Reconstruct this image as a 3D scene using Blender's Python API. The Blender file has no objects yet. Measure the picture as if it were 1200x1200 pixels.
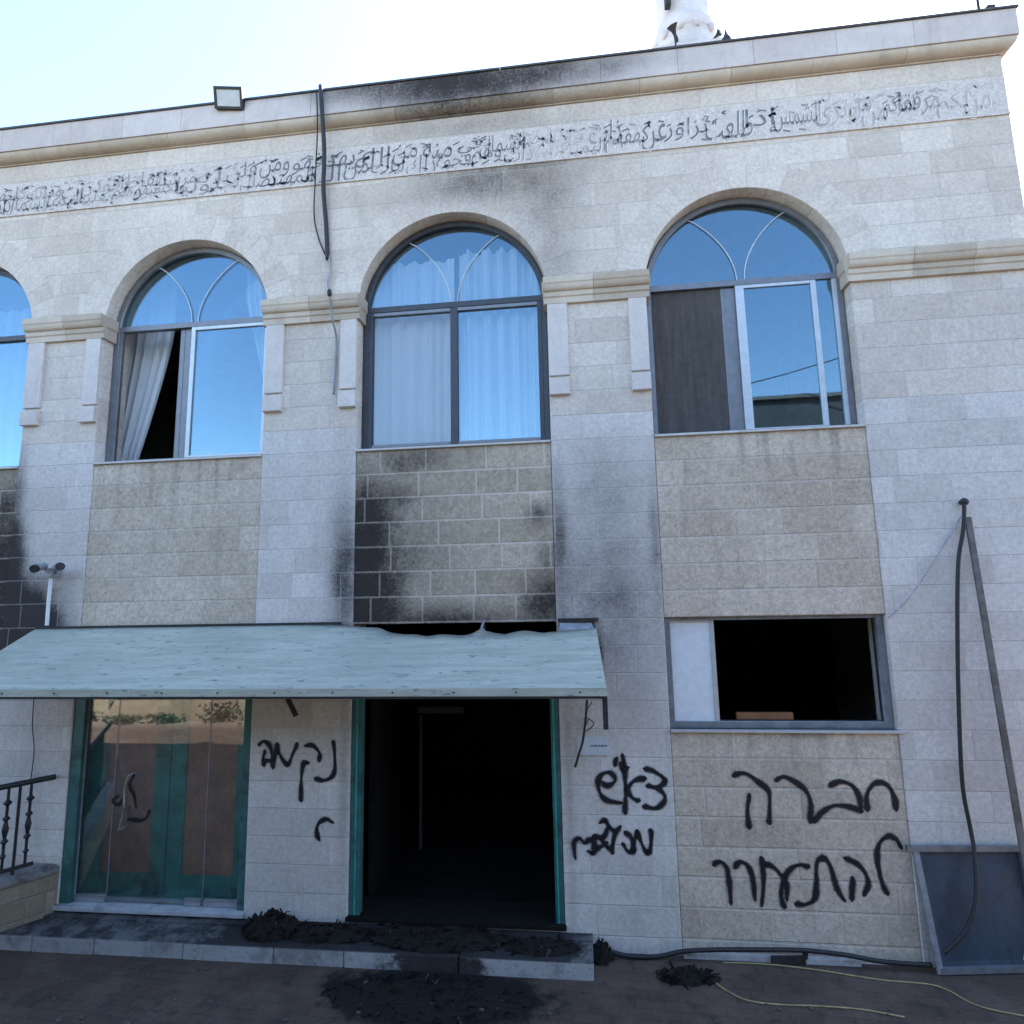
import bpy, bmesh, math, random
from mathutils import Vector, Matrix, noise as mnoise
S = bpy.context.scene
C = S.collection
rad = math.radians
random.seed(7)

# ------------------------------------------------------------------ camera, sky, sun, exposure
F_PX = 700.0                        # focal length measured on a 1200 px wide picture
D, EYE = 5.2, 2.776                 # distance to the facade (plane y=0) and eye height
RX = Vector((0.99293287, 0.11700097, -0.01987669))
RU = Vector((0.03624143, -0.13945200, 0.98956541))
RF = Vector((-0.11300827, 0.98329238, 0.14270676))
CAM = Vector((0, -D, EYE))
cam_d = bpy.data.cameras.new("camera"); cam = bpy.data.objects.new("camera", cam_d); C.objects.link(cam)
cam_d.sensor_width = 36; cam_d.lens = F_PX / 1200 * 36; cam_d.clip_start = 0.05; cam_d.clip_end = 2000
m = Matrix.Identity(4)
for i in range(3):
    m[i][0], m[i][1], m[i][2], m[i][3] = RX[i], RU[i], -RF[i], CAM[i]
cam.matrix_world = m
S.camera = cam

SUN_EL, SUN_AZ = rad(46), rad(34)   # behind the building, a little to the right
w = bpy.data.worlds.new("World"); S.world = w; w.use_nodes = True
wn = w.node_tree; bg = wn.nodes['Background']
sky = wn.nodes.new('ShaderNodeTexSky'); sky.sky_type = 'NISHITA'; sky.sun_disc = False
sky.sun_elevation = SUN_EL; sky.sun_rotation = SUN_AZ
sky.air_density = 1.0; sky.dust_density = .4; sky.ozone_density = 1.3
wn.links.new(sky.outputs[0], bg.inputs[0]); bg.inputs[1].default_value = 0.15
sd = bpy.data.lights.new("sun", 'SUN'); so = bpy.data.objects.new("sun", sd); C.objects.link(so)
sd.energy = 4.0; sd.angle = rad(0.53); sd.color = (1, .95, .86)
sv = Vector((math.sin(SUN_AZ) * math.cos(SUN_EL), math.cos(SUN_AZ) * math.cos(SUN_EL), math.sin(SUN_EL)))
so.rotation_euler = sv.to_track_quat('Z', 'Y').to_euler(); so.location = (0, 0, 30)
vs = S.view_settings; vs.view_transform = 'Standard'; vs.look = 'None'; vs.gamma = 1; vs.exposure = 2.15

# ------------------------------------------------------------------ helpers
def ray(u, v):
    return RF + RX * ((u - 600) / F_PX) + RU * ((600 - v) / F_PX)
def at(u, v, y=0.0):                # where the sight line of a photo measurement meets the plane y
    d = ray(u, v); return CAM + d * ((y + D) / d.y)
def gnd(u, v, z=0.0):
    d = ray(u, v); return CAM + d * ((z - EYE) / d.z)

def link(name, me, mat, parent=None, smooth=False):
    o = bpy.data.objects.new(name, me); C.objects.link(o)
    if mat is not None:
        for mm in (mat if isinstance(mat, (list, tuple)) else [mat]): me.materials.append(mm)
    if smooth:
        for p in me.polygons: p.use_smooth = True
    if parent is not None: o.parent = parent
    return o
def obj(name, bm, mat, parent=None, smooth=False):
    me = bpy.data.meshes.new(name); bmesh.ops.recalc_face_normals(bm, faces=bm.faces[:])
    bm.to_mesh(me); bm.free()
    return link(name, me, mat, parent, smooth)
def thing(name, label, cat, loc=(0, 0, 0), group=None):
    o = bpy.data.objects.new(name, None); C.objects.link(o); o.location = loc; o.empty_display_size = .2
    o['label'] = label; o['category'] = cat
    if group: o['group'] = group
    return o
def tag(o, label, cat, group=None):
    o['label'] = label; o['category'] = cat
    if group: o['group'] = group
    return o
def struct(o): o['kind'] = 'structure'; return o
def B(): return bmesh.new()
def box(bm, x0, x1, y0, y1, z0, z1, bev=0.0):
    vs_ = [bm.verts.new(p) for p in ((x0,y0,z0),(x1,y0,z0),(x1,y1,z0),(x0,y1,z0),(x0,y0,z1),(x1,y0,z1),(x1,y1,z1),(x0,y1,z1))]
    fs = [bm.faces.new([vs_[i] for i in f]) for f in ((0,3,2,1),(4,5,6,7),(0,1,5,4),(1,2,6,5),(2,3,7,6),(3,0,4,7))]
    if bev:
        es = list({e for f in fs for e in f.edges})
        bmesh.ops.bevel(bm, geom=es, offset=bev, segments=2, affect='EDGES', profile=.6)
    return vs_
def tube(bm, pts, r, n=8, caps=True):
    pts = [Vector(p) for p in pts]
    rings = []
    up = None
    for i, p in enumerate(pts):
        t = (pts[min(i+1, len(pts)-1)] - pts[max(i-1, 0)]).normalized()
        if up is None:
            up = Vector((0, 0, 1)) if abs(t.z) < .9 else Vector((0, 1, 0))
        a = t.cross(up).normalized(); up = a.cross(t).normalized()
        rr = r(i / max(1, len(pts)-1)) if callable(r) else r
        rings.append([bm.verts.new(p + a*math.cos(k*2*math.pi/n)*rr + up*math.sin(k*2*math.pi/n)*rr) for k in range(n)])
    for i in range(len(rings)-1):
        for k in range(n):
            bm.faces.new((rings[i][k], rings[i][(k+1) % n], rings[i+1][(k+1) % n], rings[i+1][k]))
    if caps:
        bm.faces.new(rings[0][::-1]); bm.faces.new(rings[-1])
def beam(bm, p, q, wx, wy, roll=0):  # rectangular bar between two points
    p, q = Vector(p), Vector(q); t = (q-p).normalized()
    ref = Vector((0, 1, 0)) if abs(t.y) < .9 else Vector((0, 0, 1))
    a = t.cross(ref).normalized(); b = t.cross(a).normalized()
    r = []
    for e in (p, q):
        r.append([bm.verts.new(e + a*sx*wx/2 + b*sy*wy/2) for sx, sy in ((-1,-1),(1,-1),(1,1),(-1,1))])
    for k in range(4): bm.faces.new((r[0][k], r[0][(k+1)%4], r[1][(k+1)%4], r[1][k]))
    bm.faces.new(r[0][::-1]); bm.faces.new(r[1])
def lathe(bm, prof, cx, cy, n=32):
    rings = [[bm.verts.new((cx + r*math.cos(k*2*math.pi/n), cy + r*math.sin(k*2*math.pi/n), z)) for k in range(n)] for r, z in prof]
    for i in range(len(rings)-1):
        for k in range(n): bm.faces.new((rings[i][k], rings[i][(k+1)%n], rings[i+1][(k+1)%n], rings[i+1][k]))
    bm.faces.new(rings[0][::-1]); bm.faces.new(rings[-1])
def smooth_pts(pts, sub=8):          # Catmull-Rom
    P = [Vector(p) for p in pts]
    if len(P) < 3: return [P[0].lerp(P[-1], k/ sub) for k in range(sub+1)]
    out = []
    for i in range(len(P)-1):
        a, b, c, d = P[max(i-1,0)], P[i], P[i+1], P[min(i+2, len(P)-1)]
        for k in range(sub):
            t = k/sub
            out.append(.5*((2*b)+(c-a)*t+(2*a-5*b+4*c-d)*t*t+(3*b-a-3*c+d)*t**3))
    out.append(P[-1]); return out

# ------------------------------------------------------------------ materials
class NT:
    def __init__(s, name):
        s.m = bpy.data.materials.new(name); s.m.use_nodes = True; s.t = s.m.node_tree; s.n = s.t.nodes; s.l = s.t.links
        s.bsdf = s.n['Principled BSDF']; s.out = s.n['Material Output']
    def node(s, ty, **k):
        o = s.n.new(ty)
        for a, v in k.items(): setattr(o, a, v)
        return o
    def put(s, sock, v):
        if isinstance(v, bpy.types.NodeSocket): s.l.new(v, sock)
        elif v is not None: sock.default_value = v
    def M(s, op, a, b=None, c=None, clamp=False):
        o = s.node('ShaderNodeMath', operation=op, use_clamp=clamp)
        s.put(o.inputs[0], a); s.put(o.inputs[1], b); s.put(o.inputs[2], c); return o.outputs[0]
    def step(s, x, a, b, lo=0.0, hi=1.0):
        o = s.node('ShaderNodeMapRange', interpolation_type='SMOOTHSTEP')
        s.put(o.inputs[0], x); s.put(o.inputs[1], a); s.put(o.inputs[2], b); s.put(o.inputs[3], lo); s.put(o.inputs[4], hi); return o.outputs[0]
    def mix(s, f, a, b, mode='MIX'):
        o = s.node('ShaderNodeMix', data_type='RGBA', blend_type=mode)
        s.put(o.inputs[0], f); s.put(o.inputs[6], a if not isinstance(a, tuple) else (*a[:3], 1)); s.put(o.inputs[7], b if not isinstance(b, tuple) else (*b[:3], 1)); return o.outputs[2]
    def pos(s):
        if not hasattr(s, '_p'):
            g = s.node('ShaderNodeNewGeometry'); x = s.node('ShaderNodeSeparateXYZ'); s.l.new(g.outputs['Position'], x.inputs[0])
            s._p = (g.outputs['Position'], x.outputs[0], x.outputs[1], x.outputs[2], g.outputs['Random Per Island'])
        return s._p
    def noise(s, scale, detail=4, rough=.55, vec=None, stretch=None):
        o = s.node('ShaderNodeTexNoise'); v = vec if vec is not None else s.pos()[0]
        if stretch:
            mp = s.node('ShaderNodeMapping'); mp.inputs['Scale'].default_value = stretch; s.l.new(v, mp.inputs[0]); v = mp.outputs[0]
        s.l.new(v, o.inputs['Vector']); o.inputs['Scale'].default_value = scale; o.inputs['Detail'].default_value = detail; o.inputs['Roughness'].default_value = rough
        return o.outputs['Fac']
    def blobs(s, lst):
        _, x, y, z, _r = s.pos(); tot = None
        for cx, cz, rx, rz, k in lst:
            dx = s.M('MULTIPLY', s.M('SUBTRACT', x, cx), 1/rx); dz = s.M('MULTIPLY', s.M('SUBTRACT', z, cz), 1/rz)
            r2 = s.M('ADD', s.M('MULTIPLY', dx, dx), s.M('MULTIPLY', dz, dz))
            b = s.M('MULTIPLY', s.M('POWER', 2.718, s.M('MULTIPLY', r2, -1.2)), k)
            tot = b if tot is None else s.M('MAXIMUM', s.M('ADD', tot, s.M('MULTIPLY', b, .4)), b)
        return tot
    def bump(s, h, dist, strength=1.0):
        o = s.node('ShaderNodeBump'); s.put(o.inputs['Height'], h); o.inputs['Distance'].default_value = dist; o.inputs['Strength'].default_value = strength
        s.l.new(o.outputs[0], s.bsdf.inputs['Normal'])
    def fin(s, col=None, rough=.8, metal=0.0, spec=None):
        if col is not None: s.put(s.bsdf.inputs['Base Color'], (*col, 1) if isinstance(col, tuple) and len(col) == 3 else col)
        s.put(s.bsdf.inputs['Roughness'], rough); s.bsdf.inputs['Metallic'].default_value = metal
        if spec is not None: s.bsdf.inputs['Specular IOR Level'].default_value = spec
        return s.m

def soot_apply(n, col, soot, joint=None, keep=.30):
    g = n.noise(38, 5, .75); g2 = n.noise(4.5, 5, .6)
    s_ = n.M('ADD', soot, n.M('MULTIPLY', n.M('SUBTRACT', g, .5), n.M('MULTIPLY', soot, 1.25)))
    s_ = n.M('ADD', s_, n.M('MULTIPLY', n.M('SUBTRACT', g2, .5), n.M('MULTIPLY', soot, .9)))
    s_ = n.step(s_, -.08, 1.45)
    if joint is not None: s_ = n.M('MULTIPLY', s_, n.M('SUBTRACT', 1.0, n.M('MULTIPLY', joint, keep)))
    return n.mix(n.M('MULTIPLY', s_, .95), col, (.014, .013, .014))

def stone(name, base, alt, row_h, blk_w, jw, jcol, jamt, grain, zoff=0.0, soot=None, drips=None, islands=False, pit=0.0, stain=.0, lower=None):
    n = NT(name); p, x, y, z, isl = n.pos()
    u = n.M('ADD', x, y)
    if row_h:
        zz = n.M('DIVIDE', n.M('SUBTRACT', z, zoff), row_h)
        row = n.M('FLOOR', zz); fr = n.M('FRACT', zz)
        wn_ = n.node('ShaderNodeTexWhiteNoise', noise_dimensions='1D'); n.l.new(row, wn_.inputs['W'])
        W = n.M('DIVIDE', n.M('ADD', u, n.M('MULTIPLY', wn_.outputs[0], 41.7)), blk_w)
        ve = n.node('ShaderNodeTexVoronoi', voronoi_dimensions='1D', feature='DISTANCE_TO_EDGE'); vc = n.node('ShaderNodeTexVoronoi', voronoi_dimensions='1D', feature='F1')
        for v in (ve, vc):
            n.l.new(W, v.inputs['W']); v.inputs['Scale'].default_value = 1; v.inputs['Randomness'].default_value = .93
        dx = n.M('MULTIPLY', ve.outputs['Distance'], blk_w)
        dz = n.M('MULTIPLY', n.M('MINIMUM', fr, n.M('SUBTRACT', 1.0, fr)), row_h)
        dd = n.M('ADD', n.M('MINIMUM', dx, dz), n.M('MULTIPLY', n.M('SUBTRACT', n.noise(30, 3), .5), jw*1.1))
        joint = n.step(dd, jw*.35, jw*.85, 1.0, 0.0)
        wb = n.node('ShaderNodeTexWhiteNoise', noise_dimensions='2D'); cb = n.node('ShaderNodeCombineXYZ')
        sp = n.node('ShaderNodeSeparateColor'); n.l.new(vc.outputs['Color'], sp.inputs[0])
        n.l.new(row, cb.inputs[0]); n.l.new(sp.outputs[0], cb.inputs[1]); n.l.new(cb.outputs[0], wb.inputs['Vector'])
        blk = wb.outputs['Value']
    else:
        joint = None; blk = isl
    big = n.noise(.9, 4, .6); mid = n.noise(7, 5, .65); fine = n.noise(95, 4, .7)
    f = n.M('ADD', n.M('MULTIPLY', n.M('POWER', blk, 1.1), .9), n.M('MULTIPLY', n.M('SUBTRACT', n.step(big, .3, .7), .3), .5), clamp=True)
    col = n.mix(f, base, alt)
    if lower:                        # courses below the pilaster feet: whiter stone, with the warm-to-cool light painted in
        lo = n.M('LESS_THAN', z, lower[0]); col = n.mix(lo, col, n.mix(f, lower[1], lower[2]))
    dk = n.M('ADD', n.M('ADD', n.M('MULTIPLY', n.M('SUBTRACT', mid, .5), .35), n.M('MULTIPLY', n.M('SUBTRACT', fine, .5), grain)), n.M('ADD', 1.0, n.M('MULTIPLY', n.M('SUBTRACT', n.noise(28, 5, .75), .5), grain*.9)))
    mul = n.node('ShaderNodeVectorMath', operation='SCALE'); n.l.new(col, mul.inputs[0]); n.l.new(dk, mul.inputs['Scale']); col = mul.outputs[0]
    if pit:
        pp = n.step(n.noise(55, 3, .6), .60, .72); col = n.mix(n.M('MULTIPLY', pp, pit), col, tuple(c*.35 for c in base))
    if stain:
        st = n.step(n.noise(3.2, 6, .7, stretch=(1.6, 1.6, .35)), .52, .75); col = n.mix(n.M('MULTIPLY', st, stain), col, tuple(c*.45 for c in base))
    if joint is not None: col = n.mix(n.M('MULTIPLY', joint, jamt), col, jcol)
    if drips is not None:            # dirty run-off streaks hanging from sills
        for (zt, ln, x0, x1, k) in drips:
            sn = n.noise(9.0, 3, .5, stretch=(1.0, 1.0, .06))
            a = n.step(sn, .50, .68); dn = n.step(z, zt-ln, zt)
            inx = n.M('MULTIPLY', n.step(x, x0, x0+.05), n.step(x, x1-.05, x1, 1.0, 0.0))
            below = n.step(z, zt, zt+.01, 1.0, 0.0)
            a = n.M('MULTIPLY', n.M('MULTIPLY', a, dn), n.M('MULTIPLY', inx, below))
            col = n.mix(n.M('MULTIPLY', a, k), col, (.06, .055, .05))
    if soot:                         # stones take up smoke unevenly
        col = soot_apply(n, col, n.M('MULTIPLY', n.blobs(soot), n.M('ADD', 1.0, n.M('MULTIPLY', blk, .35))), joint)
    h = n.M('ADD', n.M('MULTIPLY', fine, .5), n.M('MULTIPLY', mid, .6))
    if joint is not None: h = n.M('SUBTRACT', h, n.M('MULTIPLY', joint, .9))
    n.bump(h, .006 if row_h else .004, .8)
    return n.fin(col, .88, spec=.25)

def simple(name, col, rough=.5, metal=0.0, var=.25, scale=14, bump=.0, spec=None, dirt=None, stretch=None):
    n = NT(name); a = n.noise(scale, 5, .6, stretch=stretch); b = n.noise(scale*7, 3, .6)
    f = n.M('ADD', n.M('MULTIPLY', a, .7), n.M('MULTIPLY', b, .3))
    c = n.mix(n.step(f, .3, .7), tuple(v*(1-var) for v in col), tuple(min(1, v*(1+var)) for v in col))
    if dirt: c = n.mix(n.M('MULTIPLY', n.step(n.noise(scale*.6, 6, .7), .52, .66), dirt[1]), c, dirt[0])
    r = n.M('ADD', rough-.08, n.M('MULTIPLY', a, .16))
    if bump: n.bump(f, bump)
    return n.fin(c, r, metal, spec)

WALL_SOOT = [(-.75, 6.95, 1.1, .55, .42), (-2.16, 3.05, .20, .95, 0.68), (-.15, 5.9, .28, .6, 0.35), (.12, 2.3, .045, .28, 0.68), (-5.40, 2.58, .50, .46, 2.56), (-5.52, 3.05, .22, .6, 1.62), (-5.52, 3.7, .13, .7, 0.94), (-2.09, 2.9, .13, .8, 0.74),
             (.20, 2.8, .6, .7, 0.62), (-.19, 3.1, .11, .9, 0.81), (.63, 3.15, .07, .8, 0.61), (.22, 3.6, .5, .7, 0.51), (.35, 2.15, .35, .5, 0.38), (-.1, 2.35, .25, .25, 0.54),
             (-.2, 6.40, .45, .75, 0.46), (-.65, 6.72, .75, .28, 0.54), (-1.35, 6.70, .9, .22, 0.41), (.15, 6.9, .8, .5, 0.32), (-1.0, 7.38, 1.5, .2, 0.49), (1.0, 6.6, .5, .4, 0.19),
             (-2.1, 1.2, .07, 1.3, 0.41), (-.17, 1.2, .05, 1.3, 0.41), (-2.5, .55, .5, .4, 0.16), (.35, .5, .35, .3, 0.20), (-3.7, 7.2, .6, .3, 0.09)]
PANEL_SOOT = [(-2.1, 3.0, .55, .9, .8), (-2.0, 2.85, .34, .75, 1.32), (-1.98, 3.55, .22, .5, 0.90), (-1.2, 2.55, 1.0, .20, 0.90), (-.33, 2.72, .30, .30, 1.02), (-1.5, 4.05, .45, .16, 0.72), (-1.65, 3.72, .35, .16, 0.54),
              (-1.4, 3.2, 1.0, 1.0, 0.38), (-1.75, 3.2, .5, 1.2, 0.54), (-.36, 3.5, .16, .16, 0.72), (-.3, 3.05, .15, .3, 0.66), (-5.6, 3.0, .4, 1.3, 1.38)]
CORN_SOOT = [(-.6, 7.75, 1.7, .22, .5), (-1.0, 7.76, 1.0, .3, 1.15), (-1.9, 7.83, .8, .2, 0.81), (-.2, 7.78, .6, .26, 0.84), (.5, 7.8, .6, .16, 0.41), (-2.8, 7.86, .5, .06, 0.41), (-1.1, 7.5, 1.2, .08, 0.61)]
M = {}
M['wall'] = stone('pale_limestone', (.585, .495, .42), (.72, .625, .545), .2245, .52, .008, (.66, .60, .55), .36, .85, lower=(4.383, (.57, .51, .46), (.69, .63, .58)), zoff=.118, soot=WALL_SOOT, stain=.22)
M['panel'] = stone('tan_rough_stone', (.41, .335, .250), (.58, .49, .385), .2243, .46, .014, (.70, .61, .51), .66, 1.3, zoff=.118, soot=PANEL_SOOT, pit=.6, stain=.30,
                   drips=[(4.15, 1.0, -4.71, -2.96, .75), (4.15, .7, .66, 2.45, .55), (1.69, .5, .66, 2.45, .6), (4.15, .5, -2.05, -.23, .2)])
for k_, ja in (('panel_plain', .16), ('panel_soft', .36)):
    M[k_] = stone('tan_rough_stone', (.49, .40, .31), (.62, .525, .42), .2243, .56, .015, (.60, .53, .46), ja, 1.3, zoff=.118, pit=.5, stain=.35, soot=[(-4.42, 3.95, .035, .42, .34), (-3.86, 3.90, .04, .50, .32), (-3.42, 4.0, .03, .30, .42), (-3.37, 3.6, .03, .5, .22), (-4.3, 3.25, .5, .12, .12), (1.25, 4.05, .25, .15, .15), (1.7, 1.66, .22, .05, .5), (2.0, 3.5, .3, .3, .08)], drips=[(4.15, .9, -4.71, -2.96, .22), (4.15, .6, .66, 2.45, .35), (1.69, .4, .66, 2.45, .3)])
M['tan'] = stone('tan_moulding_stone', (.50, .405, .31), (.65, .55, .45), 0, 0, 0, (0, 0, 0), 0, .25, soot=CORN_SOOT, stain=.25)
M['impost'] = stone('tan_impost_stone', (.47, .375, .285), (.63, .53, .425), 0, 0, 0, (0, 0, 0), 0, .25, soot=[(-2.0, 5.5, .3, .2, .25), (-.25, 5.5, .2, .2, .2)], stain=.3)
M['parapet'] = stone('parapet_stone', (.56, .485, .445), (.65, .575, .54), 0, 0, 0, (0, 0, 0), 0, .2, soot=CORN_SOOT, stain=.3)
M['trim'] = stone('smooth_white_stone', (.61, .54, .49), (.68, .61, .565), 0, 0, 0, (0, 0, 0), 0, .25, stain=.2)
M['arch'] = stone('arch_stone', (.60, .51, .435), (.70, .605, .53), 0, 0, 0, (0, 0, 0), 0, .85, soot=WALL_SOOT, stain=.22)
M['band'] = stone('carved_band_stone', (.60, .525, .475), (.68, .605, .555), 0, 0, 0, (0, 0, 0), 0, 1.0, soot=[(-.9, 7.1, 1.1, .3, .18)], stain=.2)

def mat_letters():
    n = NT('worn_engraved_paint'); p, x, y, z, isl = n.pos()
    wear = n.step(n.noise(5.5, 6, .75), .50, .60)
    # where the paint has weathered off along the band
    cov = n.blobs([(-.08, 7.1, .42, 2, 1.0), (2.55, 7.1, .38, 2, .95), (3.6, 7.1, .5, 2, 1.1), (-4.6, 7.1, .5, 2, .55), (-3.4, 7.1, .25, 2, .4), (-5.6, 7.1, .3, 2, .5), (-5.0, 7.1, .4, 2, .5), (-3.9, 7.1, .3, 2, .45)])
    f = n.M('ADD', n.M('MULTIPLY', wear, .45), n.M('MULTIPLY', cov, .85), clamp=True)
    f = n.M('ADD', f, n.M('MULTIPLY', n.M('SUBTRACT', n.noise(40, 3, .6), .5), .5), clamp=True)
    return n.fin(n.mix(f, (.17, .165, .18), (.55, .49, .45)), .85)
M['letters'] = mat_letters()

def mat_spray():
    n = NT('black_spray_paint')
    uv = n.node('ShaderNodeUVMap'); uv.uv_map = 'UVMap'
    sx = n.node('ShaderNodeSeparateXYZ'); n.l.new(uv.outputs[0], sx.inputs[0])
    d = n.M('ABSOLUTE', n.M('MULTIPLY', n.M('SUBTRACT', sx.outputs[1], .5), 2.0))
    d = n.M('ADD', d, n.M('MULTIPLY', n.M('SUBTRACT', n.noise(90, 3, .7), .5), .55))
    d = n.M('ADD', d, n.M('MULTIPLY', n.M('SUBTRACT', n.noise(9, 3, .6), .5), .75))
    a = n.step(d, .30, 1.0, 1.0, 0.0)
    n.put(n.bsdf.inputs['Alpha'], a)
    return n.fin((.012, .013, .018), .55, spec=.3)
M['spray'] = mat_spray()

def mat_glass(name, tint, refl, rough=.015, gcol=(.36, .55, .66)):
    n = NT(name); n.n.remove(n.bsdf)
    tr = n.node('ShaderNodeBsdfTransparent'); tr.inputs[0].default_value = (*tint, 1)
    gl = n.node('ShaderNodeBsdfGlossy'); gl.inputs['Roughness'].default_value = rough; gl.inputs[0].default_value = (*gcol, 1)
    fr = n.node('ShaderNodeLayerWeight'); fr.inputs[0].default_value = .35
    b = n.node('ShaderNodeBump'); b.inputs['Distance'].default_value = .004; b.inputs['Strength'].default_value = .12
    n.l.new(n.noise(1.7, 2, .5), b.inputs['Height']); n.l.new(b.outputs[0], gl.inputs['Normal'])
    f = n.M('ADD', refl, n.M('MULTIPLY', fr.outputs['Fresnel'], .5), clamp=True)
    mx = n.node('ShaderNodeMixShader'); n.l.new(f, mx.inputs[0]); n.l.new(tr.outputs[0], mx.inputs[1]); n.l.new(gl.outputs[0], mx.inputs[2])
    n.l.new(mx.outputs[0], n.out.inputs[0]); return n.m
M['glass'] = mat_glass('window_glass', (.94, .97, .99), .20)
M['door_glass'] = mat_glass('door_glass', (.94, .95, .95), .13, .012, (.8, .8, .8))
M['alu'] = simple('grey_aluminium', (.20, .20, .215), .45, .6, .15)
M['dark_alu'] = simple('dark_aluminium', (.055, .058, .068), .45, .4, .2)
M['light_alu'] = simple('pale_aluminium', (.52, .54, .56), .42, .5, .1)
M['sill'] = simple('pale_sill', (.55, .53, .50), .6, 0, .15)
M['muntin'] = simple('pale_muntin', (.60, .64, .68), .5, 0, .1)
M['teal'] = simple('teal_painted_metal', (.022, .36, .31), .38, 0, .3, 6, dirt=((.02, .035, .04), .55))
M['teal_pale'] = simple('faded_teal_metal', (.045, .135, .125), .5, 0, .25, 8, dirt=((.03, .04, .04), .7))
M['brown'] = simple('brown_door_panel', (.50, .30, .20), .5, 0, .3, 5, dirt=((.38, .23, .16), .5))
M['steel'] = simple('brushed_steel', (.55, .56, .57), .3, .9, .1)
M['iron'] = simple('black_iron', (.018, .018, .022), .5, .2, .4, 40)
M['rubber'] = simple('black_rubber', (.016, .016, .018), .55, 0, .4, 30)
M['dark_metal'] = simple('sooty_metal', (.028, .027, .028), .7, .2, .5, 20)
M['greymetal'] = simple('grey_galvanised', (.22, .235, .26), .5, .5, .22, 9, dirt=((.10, .09, .08), .5))
M['strip'] = simple('weathered_strip', (.15, .145, .14), .6, .3, .3, 9, dirt=((.07, .06, .05), .6))
M['palemetal'] = simple('pale_painted_metal', (.28, .30, .33), .5, .2, .25, 12, dirt=((.16, .13, .11), .5))
M['bluepanel'] = simple('dusty_blue_sheet', (.045, .066, .098), .5, .1, .35, 4, dirt=((.03, .038, .05), .5), stretch=(1, 1, .3))
M['white'] = simple('white_plastic', (.72, .73, .74), .5, 0, .08)
M['paper'] = simple('white_paper', (.56, .57, .60), .7, 0, .08)
M['ink'] = simple('grey_ink', (.12, .13, .17), .7)
M['yellow'] = simple('yellow_cable', (.33, .27, .12), .6, 0, .3, 20)
M['whitewire'] = simple('grey_wire', (.33, .35, .38), .6, 0, .3, 20)
M['curtain'] = None
M['screen'] = simple('dark_brown_screen', (.070, .060, .056), .8, 0, .35, 3, stretch=(6, 6, .5))
M['room'] = simple('dim_plaster', (.16, .15, .145), .9, 0, .2, 3)
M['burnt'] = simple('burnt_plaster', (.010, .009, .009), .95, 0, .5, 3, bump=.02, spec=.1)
M['burntwood'] = simple('charred_wood', (.012, .010, .009), .85, 0, .5, 9, spec=.15)
M['ash'] = simple('ash_and_char', (.016, .014, .014), .9, 0, .7, 25, bump=.01, spec=.15)
def mat_ash():
    n = NT('ash_and_char'); r = n.pos()[4]
    c = n.mix(n.step(r, .70, .80), (.009, .008, .008), (.030, .024, .020)); c = n.mix(n.step(r, .95, .97), c, (.09, .08, .075))
    c = n.mix(n.M('MULTIPLY', n.step(n.noise(12, 5, .7), .52, .7), .5), c, (.022, .019, .018))
    n.bump(n.noise(60, 4, .7), .01); return n.fin(c, .9, spec=.15)
M['ash'] = mat_ash()
M['orange'] = simple('orange_wood', (.36, .15, .06), .6, 0, .25, 6)
M['lamp'] = simple('lamp_reflector', (.55, .57, .58), .35, 0, .1)
M['coping'] = simple('dark_coping', (.075, .072, .075), .7, .1, .3)
M['roof'] = simple('roof_concrete', (.32, .31, .30), .9, 0, .2, 3)
M['minaret'] = simple('minaret_stone', (.60, .545, .52), .85, 0, .12, 3, bump=.01)

def mat_curtain():
    n = NT('sheer_curtain'); n.n.remove(n.bsdf)
    d = n.node('ShaderNodeBsdfDiffuse'); t = n.node('ShaderNodeBsdfTranslucent'); c = n.mix(n.noise(5, 4), (.78, .80, .82), (.90, .91, .92))
    for q in (d, t): n.l.new(c, q.inputs[0])
    m1 = n.node('ShaderNodeMixShader'); m1.inputs[0].default_value = .12; n.l.new(d.outputs[0], m1.inputs[1]); n.l.new(t.outputs[0], m1.inputs[2])
    n.l.new(m1.outputs[0], n.out.inputs[0]); return n.m
M['curtain'] = mat_curtain()

def mat_awning():
    n = NT('weathered_teal_sheet'); p, x, y, z, isl = n.pos()
    s1 = n.noise(6, 6, .7, stretch=(.35, 3, 3)); s2 = n.noise(30, 4, .7, stretch=(.25, 2, 2)); s3 = n.noise(1.1, 3, .5)
    c = n.mix(n.step(s1, .35, .65), (.36, .37, .30), (.47, .48, .395))
    c = n.mix(n.M('MULTIPLY', n.step(s2, .56, .68), .55), c, (.54, .56, .48))
    c = n.mix(n.M('MULTIPLY', n.step(n.noise(14, 5, .75, stretch=(.6, 2, 2)), .575, .66), .85), c, (.12, .16, .18))
    c = n.mix(n.M('MULTIPLY', n.step(s3, .45, .7), .25), c, (.26, .295, .25))
    # charred rim where the sheet burnt away along the wall
    sw = n.blobs([(-1.45, 2.50, .5, .06, .55), (-.85, 2.49, .7, .06, .6), (-.2, 2.52, .3, .09, .6), (-2.2, 2.58, .4, .035, .9), (-1.9, 2.6, .3, .05, .7)])
    c = soot_apply(n, c, sw)
    n.bump(s1, .008, .6)
    return n.fin(c, .55, spec=.35)
M['awning'] = mat_awning()

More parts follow.
